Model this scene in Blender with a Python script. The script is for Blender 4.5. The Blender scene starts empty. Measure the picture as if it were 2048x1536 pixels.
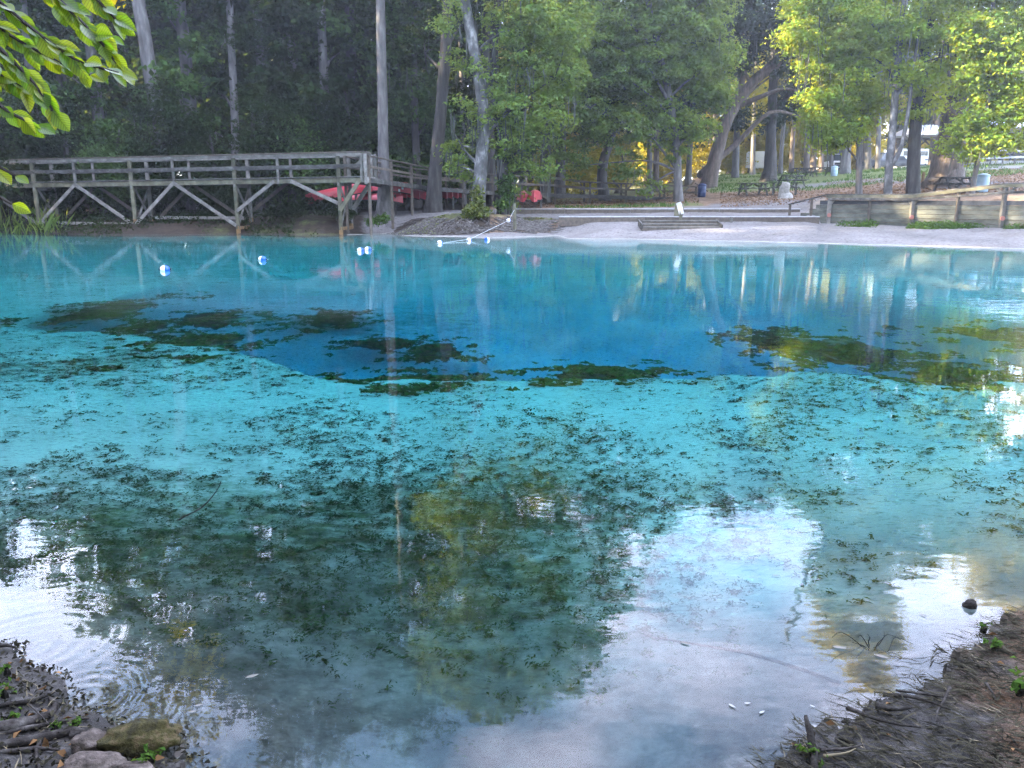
import bpy, math, random
import numpy as np
from mathutils import Vector, Matrix

random.seed(7)
rng = np.random.default_rng(7)
R = math.radians
SC = bpy.context.scene
COL = SC.collection

# ------------------------------------------------------------------ camera
CAM_H, PITCH, FPX = 1.75, R(13.1), 1600.0          # focal length in pixels of a 2048 px wide frame
cam_d = bpy.data.cameras.new('camera')
cam_d.sensor_fit = 'HORIZONTAL'; cam_d.sensor_width = 36.0
cam_d.lens = FPX / 2048 * 36.0
cam_d.clip_start = 0.05; cam_d.clip_end = 2000
cam = bpy.data.objects.new('camera', cam_d); COL.objects.link(cam)
cam.location = (0, 0, CAM_H); cam.rotation_euler = (math.pi/2 - PITCH, 0, 0)
SC.camera = cam

# ------------------------------------------------------------------ sky, sun, exposure
SUN_EL, SUN_AZ = R(20.0), R(-92.0)                   # azimuth to the right of +Y
SKY_STRENGTH, EXPOSURE = 0.15, 3.85
world = bpy.data.worlds.new('World'); SC.world = world
world.use_nodes = True
wn = world.node_tree; wn.nodes.clear()
w_out = wn.nodes.new('ShaderNodeOutputWorld'); w_bg = wn.nodes.new('ShaderNodeBackground')
w_sky = wn.nodes.new('ShaderNodeTexSky'); w_sky.sky_type = 'NISHITA'; w_sky.sun_disc = False
w_sky.sun_elevation = SUN_EL; w_sky.sun_rotation = SUN_AZ
w_sky.air_density = 1.0; w_sky.dust_density = 0.2; w_sky.ozone_density = 1.8
w_tc = wn.nodes.new('ShaderNodeTexCoord'); w_map = wn.nodes.new('ShaderNodeMapping')
w_map.inputs['Scale'].default_value = (1.6, 1.6, 3.6)
w_noi = wn.nodes.new('ShaderNodeTexNoise'); w_noi.inputs['Scale'].default_value = 2.3
w_noi.inputs['Detail'].default_value = 7; w_noi.inputs['Roughness'].default_value = 0.58
w_ramp = wn.nodes.new('ShaderNodeMapRange'); w_ramp.inputs[1].default_value = 0.40; w_ramp.inputs[2].default_value = 0.68
w_ramp.inputs[3].default_value = 0.0; w_ramp.inputs[4].default_value = 0.8
w_bw = wn.nodes.new('ShaderNodeRGBToBW'); w_mul = wn.nodes.new('ShaderNodeMix'); w_mul.data_type = 'RGBA'; w_mul.blend_type = 'MULTIPLY'
w_mul.inputs[0].default_value = 1.0; w_mul.inputs[7].default_value = (7.2, 7.0, 8.8, 1)
w_mix = wn.nodes.new('ShaderNodeMix'); w_mix.data_type = 'RGBA'
L = wn.links.new
L(w_tc.outputs['Generated'], w_map.inputs[0]); L(w_map.outputs[0], w_noi.inputs['Vector'])
L(w_noi.outputs[0], w_ramp.inputs[0]); L(w_ramp.outputs[0], w_mix.inputs[0])
w_mul.inputs[6].default_value = (1, 1, 1, 1)
L(w_sky.outputs[0], w_mix.inputs[6]); L(w_mul.outputs[2], w_mix.inputs[7])
L(w_mix.outputs[2], w_bg.inputs[0]); w_bg.inputs[1].default_value = SKY_STRENGTH
L(w_bg.outputs[0], w_out.inputs[0])

sun_d = bpy.data.lights.new('sun', 'SUN'); sun_d.energy = 5.0; sun_d.angle = R(0.5); sun_d.color = (1.0, 0.80, 0.52)
sun = bpy.data.objects.new('sun', sun_d); COL.objects.link(sun)
sun_dir = Vector((math.sin(SUN_AZ)*math.cos(SUN_EL), math.cos(SUN_AZ)*math.cos(SUN_EL), math.sin(SUN_EL)))
sun.rotation_euler = sun_dir.to_track_quat('Z', 'Y').to_euler()
sun.location = sun_dir * 200

SC.view_settings.view_transform = 'Standard'; SC.view_settings.look = 'None'
SC.view_settings.gamma = 1.0; SC.view_settings.exposure = EXPOSURE
SC.view_settings.use_curve_mapping = False
SC.render.engine = 'CYCLES'
cy = SC.cycles
cy.use_denoising = True; cy.denoiser = 'OPENIMAGEDENOISE'
cy.max_bounces = 8; cy.diffuse_bounces = 3; cy.glossy_bounces = 3; cy.transmission_bounces = 6
cy.transparent_max_bounces = 8; cy.volume_bounces = 0
cy.caustics_reflective = False; cy.caustics_refractive = True
cy.sample_clamp_indirect = 12; cy.sample_clamp_direct = 0
cy.use_adaptive_sampling = True; cy.adaptive_threshold = 0.012
cy.denoising_prefilter = 'NONE'

# ------------------------------------------------------------------ picture geometry (2048 x 1536 pixels -> world rays)
CP, SP = math.cos(PITCH), math.sin(PITCH)
def ray(px, py):
    a, b = px - 1024.0, 768.0 - py
    return Vector((a, FPX*CP + b*SP, -FPX*SP + b*CP))
def W(px, py, d):                                   # the point at forward distance d seen at that pixel
    r = ray(px, py); t = d / r.y
    return Vector((r.x*t, d, CAM_H + r.z*t))
def S(px, py, z=0.0):                               # the point on the level z seen at that pixel
    r = ray(px, py); t = (z - CAM_H) / r.z
    return Vector((r.x*t, r.y*t, z))
def U(px, d):                                       # x of a pixel column (on the horizon row) at distance d
    return (px - 1024.0) / 1643.0 * d
def refr(px, py):                                   # entry point and refracted direction below the water
    p = S(px, py); r = ray(px, py).normalized(); n = Vector((0, 0, 1)); e = 1/1.33
    c = -r.dot(n); k = 1 - e*e*(1 - c*c)
    return p, r*e + n*(e*c - math.sqrt(k))
def MIR(px, py, d):                                 # the point at distance d whose mirror image on the water shows at that pixel
    p = W(px, py, d); return Vector((p.x, p.y, -p.z))
def BED(px, py, z):                                 # the under-water point at level z seen at that pixel
    p, d = refr(px, py); t = z / d.z
    return p + d*t

# ------------------------------------------------------------------ numpy helpers
def sm(a, b, x):
    t = np.clip((np.asarray(x, float) - a) / (b - a), 0, 1); return t*t*(3 - 2*t)
def _hash(ix, iy, s):
    h = (ix.astype(np.int64)*374761393 + iy.astype(np.int64)*668265263 + s*974634721) & 0xffffffff
    h = ((h ^ (h >> 13)) * 1274126177) & 0xffffffff
    return ((h ^ (h >> 16)) & 0xffff) / 65535.0
def vnoise(x, y, s=0):
    x = np.asarray(x, float); y = np.asarray(y, float)
    ix, iy = np.floor(x), np.floor(y); fx, fy = x - ix, y - iy
    fx = fx*fx*(3 - 2*fx); fy = fy*fy*(3 - 2*fy)
    a, b = _hash(ix, iy, s), _hash(ix+1, iy, s); c, d = _hash(ix, iy+1, s), _hash(ix+1, iy+1, s)
    return (a*(1-fx) + b*fx)*(1-fy) + (c*(1-fx) + d*fx)*fy - 0.5
def fbm(x, y, s=0, o=4):
    r = 0; a = 1.0
    for k in range(o):
        r = r + a*vnoise(np.asarray(x)*2**k, np.asarray(y)*2**k, s+k); a *= 0.5
    return r

# ------------------------------------------------------------------ objects, names, properties
def link(name, me, mat=None, parent=None):
    o = bpy.data.objects.new(name, me); COL.objects.link(o)
    if me is not None and mat is not None and len(me.materials) == 0: me.materials.append(mat)
    if parent is not None: o.parent = parent
    return o
def tag(o, label=None, cat=None, group=None, kind=None):
    if label: o['label'] = label
    if cat: o['category'] = cat
    if group: o['group'] = group
    if kind: o['kind'] = kind
    return o
def empty(name, loc, label=None, cat=None, group=None, rz=0):
    o = bpy.data.objects.new(name, None); COL.objects.link(o)
    o.empty_display_size = .1; o.location = loc; o.rotation_euler = (0, 0, rz)
    return tag(o, label, cat, group)
def np_mesh(name, V, F, mat=None, smooth=False):
    V = np.asarray(V, np.float32); F = np.asarray(F, np.int32)
    me = bpy.data.meshes.new(name); n, k = F.shape
    me.vertices.add(len(V)); me.vertices.foreach_set('co', V.ravel())
    me.loops.add(n*k); me.loops.foreach_set('vertex_index', F.ravel())
    me.polygons.add(n); me.polygons.foreach_set('loop_start', np.arange(0, n*k, k, dtype=np.int32))
    me.polygons.foreach_set('loop_total', np.full(n, k, np.int32))
    if smooth: me.polygons.foreach_set('use_smooth', np.ones(n, bool))
    me.update(calc_edges=True)
    if mat: me.materials.append(mat)
    return me
def copy_tree(o, parent=None):
    c = o.copy(); COL.objects.link(c)
    if parent is not None: c.parent = parent
    for ch in list(o.children): copy_tree(ch, c)
    return c

class MB:
    """collects boxes, beams, tubes and discs; build() links them as one mesh object. Coordinates are world minus origin."""
    def __init__(s, origin=(0, 0, 0)): s.v = []; s.f = []; s.o = Vector(origin)
    def add(s, vs, fs):
        n = len(s.v); s.v += [tuple(Vector(p) - s.o) for p in vs]; s.f += [tuple(i+n for i in f) for f in fs]; return s
    def beam(s, a, b, w, h, up=(0, 0, 1), ch=0.0):
        """rectangular bar from a to b: w across, h along up"""
        a, b = Vector(a), Vector(b); d = (b - a).normalized(); u = Vector(up)
        sd = d.cross(u)
        if sd.length < 1e-5: sd = d.cross(Vector((0, 1, 0)))
        sd.normalize(); u = sd.cross(d).normalized(); vs = []
        c = min(w, h)*.12
        prof = [(-w/2+c, -h/2), (w/2-c, -h/2), (w/2, -h/2+c), (w/2, h/2-c), (w/2-c, h/2), (-w/2+c, h/2), (-w/2, h/2-c), (-w/2, -h/2+c)]
        for p in (a, b): vs += [p + sd*i + u*j for i, j in prof]
        fs = [(i, (i+1) % 8, 8+(i+1) % 8, 8+i) for i in range(8)] + [tuple(range(7, -1, -1)), tuple(range(8, 16))]
        return s.add(vs, fs)
    def box(s, c, sz, rz=0):
        c = Vector(c); cs, sn = math.cos(rz), math.sin(rz)
        ax = Vector((cs, sn, 0))
        return s.beam(c - ax*sz[0]/2, c + ax*sz[0]/2, sz[1], sz[2])
    def tube(s, pts, rad, n=8, cap=True, wob=0.0, sub=1):
        P = [Vector(p) for p in pts]; Rr = list(rad) if hasattr(rad, '__len__') else [rad]*len(P)
        if sub > 1:
            Q, T = [], []
            for i in range(len(P)-1):
                p0, p1, p2, p3 = P[max(i-1, 0)], P[i], P[i+1], P[min(i+2, len(P)-1)]
                for k in range(sub):
                    t = k/sub
                    Q.append(.5*((2*p1) + (p2-p0)*t + (2*p0-5*p1+4*p2-p3)*t*t + (3*p1-p0-3*p2+p3)*t**3)); T.append(Rr[i]*(1-t)+Rr[i+1]*t)
            Q.append(P[-1]); T.append(Rr[-1]); P, Rr = Q, T
        vs, fs = [], []; ref = Vector((0.31, .9, .2))
        for i, p in enumerate(P):
            d = (P[min(i+1, len(P)-1)] - P[max(i-1, 0)]).normalized()
            a = d.cross(ref)
            if a.length < .05: a = d.cross(Vector((1, 0, 0)))
            a.normalize(); b = d.cross(a)
            for k in range(n):
                t = 2*math.pi*k/n; r = Rr[i]*(1 + wob*(random.random()-.5))
                vs.append(p + a*math.cos(t)*r + b*math.sin(t)*r)
        for i in range(len(P)-1):
            for k in range(n): fs.append((i*n+k, i*n+(k+1) % n, (i+1)*n+(k+1) % n, (i+1)*n+k))
        if cap: fs += [tuple(range(n-1, -1, -1)), tuple((len(P)-1)*n+k for k in range(n))]
        return s.add(vs, fs)
    def loft(s, rings, cap=True, closed=True):
        n = len(rings[0]); vs = [p for r in rings for p in r]; fs = []
        for i in range(len(rings)-1):
            for k in range(n if closed else n-1): fs.append((i*n+k, i*n+(k+1) % n, (i+1)*n+(k+1) % n, (i+1)*n+k))
        if cap: fs += [tuple(range(n-1, -1, -1)), tuple((len(rings)-1)*n+k for k in range(n))]
        return s.add(vs, fs)
    def mesh(s, name, mat=None, smooth=False):
        me = bpy.data.meshes.new(name); me.from_pydata(s.v, [], s.f)
        if smooth: me.polygons.foreach_set('use_smooth', np.ones(len(me.polygons), bool))
        if mat: me.materials.append(mat)
        me.update(); return me
    def build(s, name, mat=None, parent=None, smooth=False):
        return link(name, s.mesh(name, mat, smooth), None, parent)

# ------------------------------------------------------------------ materials
def new_mat(name):
    m = bpy.data.materials.new(name); m.use_nodes = True; nt = m.node_tree; nt.nodes.clear()
    out = nt.nodes.new('ShaderNodeOutputMaterial'); return m, nt, out
def nd(nt, t, **kw):
    n = nt.nodes.new(t)
    for k, v in kw.items(): setattr(n, k, v)
    return n
def noise(nt, scale, detail=4, rough=.55, vec=None, stretch=None):
    n = nd(nt, 'ShaderNodeTexNoise'); n.inputs['Scale'].default_value = scale
    n.inputs['Detail'].default_value = detail; n.inputs['Roughness'].default_value = rough
    if vec is None:
        tc = nd(nt, 'ShaderNodeTexCoord'); vec = tc.outputs['Object']
    if stretch:
        mp = nd(nt, 'ShaderNodeMapping'); mp.inputs['Scale'].default_value = stretch
        nt.links.new(vec, mp.inputs[0]); vec = mp.outputs[0]
    nt.links.new(vec, n.inputs['Vector']); return n
def ramp(nt, src, stops):
    r = nd(nt, 'ShaderNodeValToRGB'); e = r.color_ramp.elements
    while len(e) < len(stops): e.new(.5)
    for i, (p, c) in enumerate(stops): e[i].position = p; e[i].color = (*c, 1)
    nt.links.new(src, r.inputs[0]); return r
def mixc(nt, fac, a, b, mode='MIX'):
    m = nd(nt, 'ShaderNodeMix', data_type='RGBA', blend_type=mode)
    for sck, v in ((m.inputs[0], fac), (m.inputs[6], a), (m.inputs[7], b)):
        if isinstance(v, (int, float)): sck.default_value = v
        elif isinstance(v, tuple): sck.default_value = (*v, 1)
        else: nt.links.new(v, sck)
    return m.outputs[2]
def rough_mat(name, c1, c2, c3=None, scale=3, detail=5, bump=.4, bscale=None, rough=.85, stretch=None, spec=.25, bdist=.02, rnd=.0):
    m, nt, out = new_mat(name); b = nd(nt, 'ShaderNodeBsdfPrincipled')
    n = noise(nt, scale, detail, .6, stretch=stretch)
    stops = [(.3, c1), (.68, c2)] if c3 is None else [(.28, c1), (.52, c2), (.72, c3)]
    col = ramp(nt, n.outputs[0], stops).outputs[0]
    if rnd:
        oi = nd(nt, 'ShaderNodeObjectInfo'); mr = nd(nt, 'ShaderNodeMapRange')
        mr.inputs[3].default_value = 1-rnd; mr.inputs[4].default_value = 1+rnd*.6
        nt.links.new(oi.outputs['Random'], mr.inputs[0])
        col = mixc(nt, 1.0, col, mr.outputs[0], 'MULTIPLY')
    nt.links.new(col, b.inputs['Base Color'])
    b.inputs['Roughness'].default_value = rough; b.inputs['Specular IOR Level'].default_value = spec
    n2 = noise(nt, bscale or scale*4, 5, .65, stretch=stretch); bp = nd(nt, 'ShaderNodeBump')
    bp.inputs['Strength'].default_value = bump; bp.inputs['Distance'].default_value = bdist
    nt.links.new(n2.outputs[0], bp.inputs['Height']); nt.links.new(bp.outputs[0], b.inputs['Normal'])
    nt.links.new(b.outputs[0], out.inputs[0]); return m
def leaf_mat(name, c1, c2, trans=(.25, .32, .03), tfac=.4, nscale=.5, gloss=0.0):
    m, nt, out = new_mat(name)
    gi = nd(nt, 'ShaderNodeNewGeometry'); n = noise(nt, nscale, 3)
    ad = nd(nt, 'ShaderNodeMath', operation='ADD'); nt.links.new(gi.outputs['Random Per Island'], ad.inputs[0]); nt.links.new(n.outputs[0], ad.inputs[1])
    hv = nd(nt, 'ShaderNodeMath', operation='MULTIPLY'); nt.links.new(ad.outputs[0], hv.inputs[0]); hv.inputs[1].default_value = .5
    col = ramp(nt, hv.outputs[0], [(.25, c1), (.75, c2)]).outputs[0]
    df = nd(nt, 'ShaderNodeBsdfDiffuse'); tr = nd(nt, 'ShaderNodeBsdfTranslucent')
    nt.links.new(col, df.inputs[0])
    tcol = mixc(nt, 1.0, col, trans, 'MULTIPLY') if max(trans) > 1 else None
    if tcol is not None: nt.links.new(tcol, tr.inputs[0])
    else: tr.inputs[0].default_value = (*trans, 1)
    if name == 'leaves_near':                       # pale midrib and side veins, along the leaf's own length
        tc = nd(nt, 'ShaderNodeTexCoord'); sx = nd(nt, 'ShaderNodeSeparateXYZ'); nt.links.new(tc.outputs['Object'], sx.inputs[0])
        ab = nd(nt, 'ShaderNodeMath', operation='ABSOLUTE'); nt.links.new(sx.outputs['Y'], ab.inputs[0])
        mm = nd(nt, 'ShaderNodeMath', operation='MULTIPLY_ADD'); nt.links.new(ab.outputs[0], mm.inputs[0]); mm.inputs[1].default_value = -1.1; nt.links.new(sx.outputs['X'], mm.inputs[2])
        fr_ = nd(nt, 'ShaderNodeMath', operation='PINGPONG'); nt.links.new(mm.outputs[0], fr_.inputs[0]); fr_.inputs[1].default_value = .065
        mn = nd(nt, 'ShaderNodeMath', operation='MINIMUM'); nt.links.new(fr_.outputs[0], mn.inputs[0]); nt.links.new(ab.outputs[0], mn.inputs[1])
        vr = nd(nt, 'ShaderNodeMapRange'); vr.inputs[1].default_value = .004; vr.inputs[2].default_value = .022; vr.inputs[3].default_value = .55; vr.inputs[4].default_value = 1; nt.links.new(mn.outputs[0], vr.inputs[0])
        blot = noise(nt, 5, 5, .7); br_ = nd(nt, 'ShaderNodeMapRange'); br_.inputs[1].default_value = .25; br_.inputs[2].default_value = .45; br_.inputs[3].default_value = .55; br_.inputs[4].default_value = 1; nt.links.new(blot.outputs[0], br_.inputs[0])
        vv = nd(nt, 'ShaderNodeMath', operation='MULTIPLY'); nt.links.new(vr.outputs[0], vv.inputs[0]); nt.links.new(br_.outputs[0], vv.inputs[1])
        oi = nd(nt, 'ShaderNodeObjectInfo'); tint = ramp(nt, oi.outputs['Random'], [(0, (.55, .80, .9)), (.5, (.9, .95, .8)), (1, (1.25, 1.05, .7))]).outputs[0]
        nt.links.new(mixc(nt, 1.0, mixc(nt, 1.0, col, tint, 'MULTIPLY'), vv.outputs[0], 'MULTIPLY'), df.inputs[0]); nt.links.new(mixc(nt, 1.0, mixc(nt, 1.0, trans, tint, 'MULTIPLY'), vv.outputs[0], 'MULTIPLY'), tr.inputs[0])
    mx = nd(nt, 'ShaderNodeMixShader'); mx.inputs[0].default_value = tfac
    nt.links.new(df.outputs[0], mx.inputs[1]); nt.links.new(tr.outputs[0], mx.inputs[2]); last = mx.outputs[0]
    if gloss:
        gl = nd(nt, 'ShaderNodeBsdfGlossy'); gl.inputs['Roughness'].default_value = .35
        fr = nd(nt, 'ShaderNodeFresnel'); fr.inputs[0].default_value = 1.42
        mu = nd(nt, 'ShaderNodeMath', operation='MULTIPLY'); nt.links.new(fr.outputs[0], mu.inputs[0]); mu.inputs[1].default_value = gloss
        m2 = nd(nt, 'ShaderNodeMixShader'); nt.links.new(mu.outputs[0], m2.inputs[0])
        nt.links.new(last, m2.inputs[1]); nt.links.new(gl.outputs[0], m2.inputs[2]); last = m2.outputs[0]
    nt.links.new(last, out.inputs[0]); return m
def plain(name, c, rough=.5, spec=.4, metal=0):
    m, nt, out = new_mat(name); b = nd(nt, 'ShaderNodeBsdfPrincipled')
    n = noise(nt, 6, 3); col = mixc(nt, n.outputs[0], tuple(x*.82 for x in c), tuple(min(1, x*1.12) for x in c))
    nt.links.new(col, b.inputs['Base Color']); b.inputs['Roughness'].default_value = rough
    b.inputs['Specular IOR Level'].default_value = spec; b.inputs['Metallic'].default_value = metal
    nt.links.new(b.outputs[0], out.inputs[0]); return m

M = {}
M['wood'] = rough_mat('weathered_wood', (.05, .05, .042), (.135, .13, .112), (.22, .215, .19), scale=3, stretch=(1, 1, 1), bump=.5, rnd=.3)
M['wood_dark'] = rough_mat('dark_wet_wood', (.025, .024, .022), (.07, .068, .06), (.15, .15, .14), scale=4, bump=.5, rnd=.3)
M['wood_green'] = rough_mat('algae_wood', (.05, .05, .032), (.12, .115, .075), (.19, .185, .135), scale=3, bump=.5, rnd=.3)
M['wood_pale'] = rough_mat('pale_wood', (.26, .27, .27), (.42, .43, .43), (.52, .53, .54), scale=4, bump=.4, rnd=.15)
M['wood_orange'] = rough_mat('stained_wood', (.10, .065, .03), (.22, .135, .06), scale=6, bump=.4)
M['wood_brown'] = rough_mat('brown_wood', (.06, .05, .04), (.13, .11, .085), scale=6, bump=.4, rnd=.2)
M['plank_wall'] = rough_mat('retaining_planks', (.03, .032, .027), (.10, .105, .082), (.17, .175, .145), scale=1.6, stretch=(1, 1, 2.2), detail=8, bump=.6, rnd=.3)
M['plank_top'] = rough_mat('retaining_top_plank', (.03, .033, .036), (.075, .08, .085), scale=4, bump=.5, rnd=.2)
M['bark_grey'] = rough_mat('grey_bark', (.05, .047, .044), (.115, .11, .105), (.20, .195, .185), scale=5, stretch=(1, 1, .25), bump=1.0, bscale=14, bdist=.05, rnd=.15)
M['bark_dark'] = rough_mat('dark_bark', (.02, .018, .016), (.055, .05, .045), (.10, .095, .085), scale=5, stretch=(1, 1, .2), bump=1.0, bscale=12, bdist=.06, rnd=.2)
M['bark_pale'] = rough_mat('pale_lichen_bark', (.035, .034, .033), (.10, .10, .097), (.32, .32, .31), scale=3.2, stretch=(1, 1, .6), bump=.7, bscale=14, bdist=.03)
M['bark_warm'] = rough_mat('warm_bark', (.035, .028, .023), (.10, .08, .066), (.18, .15, .125), scale=5, stretch=(1, 1, .25), bump=1.0, bscale=12, bdist=.05, rnd=.15)
M['root'] = rough_mat('root_bark', (.014, .012, .010), (.042, .037, .033), (.10, .092, .083), spec=.08, scale=22, bump=.7, bscale=50, bdist=.01, rnd=.2)
M['mound_root'] = rough_mat('mound_root', (.025, .023, .02), (.085, .078, .07), (.19, .18, .165), spec=.1, scale=9, bump=.6)
M['moss_root'] = rough_mat('root_dark', (.010, .009, .008), (.028, .025, .022), (.06, .056, .05), spec=.08, scale=20, bump=.6)
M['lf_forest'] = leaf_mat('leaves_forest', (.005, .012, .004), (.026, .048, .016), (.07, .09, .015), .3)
M['lf_sun_paint'] = leaf_mat('leaves_sun_paint', (.12, .14, .012), (.27, .25, .03), (.80, .62, .03), .6)  # golden sunlight on crown tops is put into the leaf colour
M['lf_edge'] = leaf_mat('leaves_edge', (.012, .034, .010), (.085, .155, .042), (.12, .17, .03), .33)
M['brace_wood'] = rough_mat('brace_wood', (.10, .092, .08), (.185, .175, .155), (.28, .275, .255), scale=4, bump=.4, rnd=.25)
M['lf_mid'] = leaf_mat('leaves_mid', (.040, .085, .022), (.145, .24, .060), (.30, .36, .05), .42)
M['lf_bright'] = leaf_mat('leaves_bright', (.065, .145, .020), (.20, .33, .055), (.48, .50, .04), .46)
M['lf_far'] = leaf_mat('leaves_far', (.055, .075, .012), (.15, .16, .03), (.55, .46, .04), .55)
M['lf_oak'] = leaf_mat('leaves_oak', (.014, .028, .018), (.040, .062, .035), (.08, .10, .03), .3)
M['lf_gold'] = leaf_mat('leaves_gold', (.07, .09, .012), (.17, .17, .02), (.60, .48, .03), .55)  # gold of sunlight on the far bushes is put into the leaf colour
M['lf_near'] = leaf_mat('leaves_near', (.05, .10, .010), (.15, .23, .02), (.52, .66, .016), .55, nscale=6, gloss=.9)
M['lf_ivy'] = leaf_mat('leaves_ivy', (.03, .055, .01), (.17, .20, .03), (.2, .22, .03), .3, nscale=4, gloss=.08)
M['lf_low'] = leaf_mat('leaves_low', (.025, .06, .012), (.08, .15, .03), (.12, .18, .03), .3)
M['spanish_moss'] = leaf_mat('spanish_moss', (.05, .055, .048), (.11, .115, .10), (.12, .12, .1), .25)
M['weed'] = leaf_mat('waterweed', (.008, .014, .008), (.030, .046, .016), (.02, .04, .01), .2, nscale=2)
M['weed_green'] = leaf_mat('waterweed_green', (.02, .045, .012), (.06, .10, .02), (.03, .06, .01), .2, nscale=2)
M['rock_pool'] = rough_mat('algae_rock', (.003, .005, .003), (.012, .018, .008), (.16, .17, .11), scale=3.4, detail=7, bump=1.0, bscale=9, bdist=.1)
M['rock_bank'] = rough_mat('bank_rock', (.03, .024, .02), (.085, .068, .057), (.17, .14, .12), scale=30, detail=7, bump=1.0, bscale=26, bdist=.02)
M['rock_moss'] = rough_mat('mossy_rock', (.010, .010, .006), (.06, .052, .014), (.15, .105, .06), scale=26, detail=8, bump=1.0, bscale=90, bdist=.02)
M['red'] = rough_mat('faded_red_hull', (.30, .026, .036), (.42, .045, .06), (.46, .09, .10), scale=2.5, bump=.05, rough=.33, spec=.5, rnd=.4)
M['black_trim'] = plain('black_trim', (.015, .015, .016))
M['white_mark'] = plain('white_mark', (.75, .75, .76))
M['buoy_white'] = plain('buoy_white', (.80, .80, .82), .35)
M['buoy_blue'] = plain('buoy_blue', (.02, .10, .55), .35)
M['rope'] = plain('rope', (.55, .58, .60), .8)
M['bin_blue'] = plain('bin_blue', (.02, .035, .09), .5)
M['barrel_blue'] = plain('barrel_blue', (.30, .42, .52), .5)
M['white_paint'] = plain('white_paint', (.72, .73, .75), .3)
M['dark_paint'] = plain('dark_paint', (.02, .022, .028), .3)
M['glass'] = plain('dark_glass', (.03, .04, .05), .08, .6)
M['rubber'] = plain('rubber', (.02, .02, .02), .8)
M['roof_metal'] = plain('roof_metal', (.50, .51, .55), .35, .5)
M['sign_white'] = plain('sign_white', (.70, .71, .72), .4)
M['pink_disc'] = plain('pink_disc', (.30, .12, .09), .5)
M['stump'] = rough_mat('stump_wood', (.20, .19, .17), (.38, .37, .34), scale=8, bump=.6)
M['litter_leaf'] = leaf_mat('dead_leaves', (.06, .035, .018), (.26, .15, .07), (.12, .06, .02), .2, nscale=5)
M['debris'] = leaf_mat('wet_debris', (.010, .010, .008), (.065, .06, .04), (.03, .03, .02), .15, nscale=4)
M['straw'] = leaf_mat('dry_straw', (.10, .08, .05), (.28, .24, .16), (.1, .08, .05), .2, nscale=4)
M['pale_leaf'] = leaf_mat('pale_floating_leaf', (.25, .25, .24), (.42, .42, .42), (.2, .2, .18), .2, nscale=20)
M['float_leaf'] = leaf_mat('floating_leaf', (.05, .045, .04), (.22, .2, .17), (.1, .09, .06), .2, nscale=4, gloss=.8)
# ================================================================== TERRAIN
shore_px = [(-330, 470), (-120, 466), (0, 465), (200, 470), (330, 470), (500, 468), (640, 471), (720, 469), (780, 467), (815, 472), (900, 473.5),
            (1000, 475), (1090, 472.5), (1114, 471), (1135, 477.5), (1250, 478), (1400, 481), (1550, 484), (1700, 488),
            (1850, 492), (2048, 498), (2250, 506)]
near_right = [(2048, 1240), (1985, 1268), (1950, 1292), (1885, 1335), (1850, 1362), (1800, 1392), (1735, 1432), (1760, 1455), (1660, 1478), (1700, 1505), (1625, 1512), (1570, 1560)]
near_left = [(420, 1580), (330, 1525), (348, 1485), (300, 1470), (225, 1458), (205, 1432), (150, 1408), (140, 1372), (75, 1345), (0, 1312), (-150, 1300)]
poly = [tuple(S(*p).xy) for p in shore_px]
poly += [(25, 22), (29, 14), (26, 7), (16, 4.6), (9, 3.9), (4, 3.35)]
poly += [tuple(S(*p).xy) for p in near_right]
poly += [(0.75, 1.62), (0.1, 1.5), (-.45, 1.58)]
poly += [tuple(S(*p).xy) for p in near_left]
poly += [(-3.2, 3.4), (-6, 4.6), (-12, 6.5), (-20, 9), (-29, 16), (-35, 28)]
POLY = np.array(poly)

def sdist(x, y, P=POLY):
    """signed distance to the shoreline, positive over the water"""
    x = np.asarray(x, float).ravel(); y = np.asarray(y, float).ravel()
    best = np.full(x.shape, 1e9); ins = np.zeros(x.shape, bool); n = len(P)
    for i in range(n):
        ax, ay = P[i]; bx, by = P[(i+1) % n]; dx, dy = bx-ax, by-ay
        t = np.clip(((x-ax)*dx + (y-ay)*dy) / (dx*dx + dy*dy + 1e-12), 0, 1)
        best = np.minimum(best, (x-ax-t*dx)**2 + (y-ay-t*dy)**2)
        c = ((ay > y) != (by > y)) & (x < (bx-ax)*(y-ay)/((by-ay) if by != ay else 1e-12) + ax)
        ins ^= c
    d = np.sqrt(best); return np.where(ins, d, -d)

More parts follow.
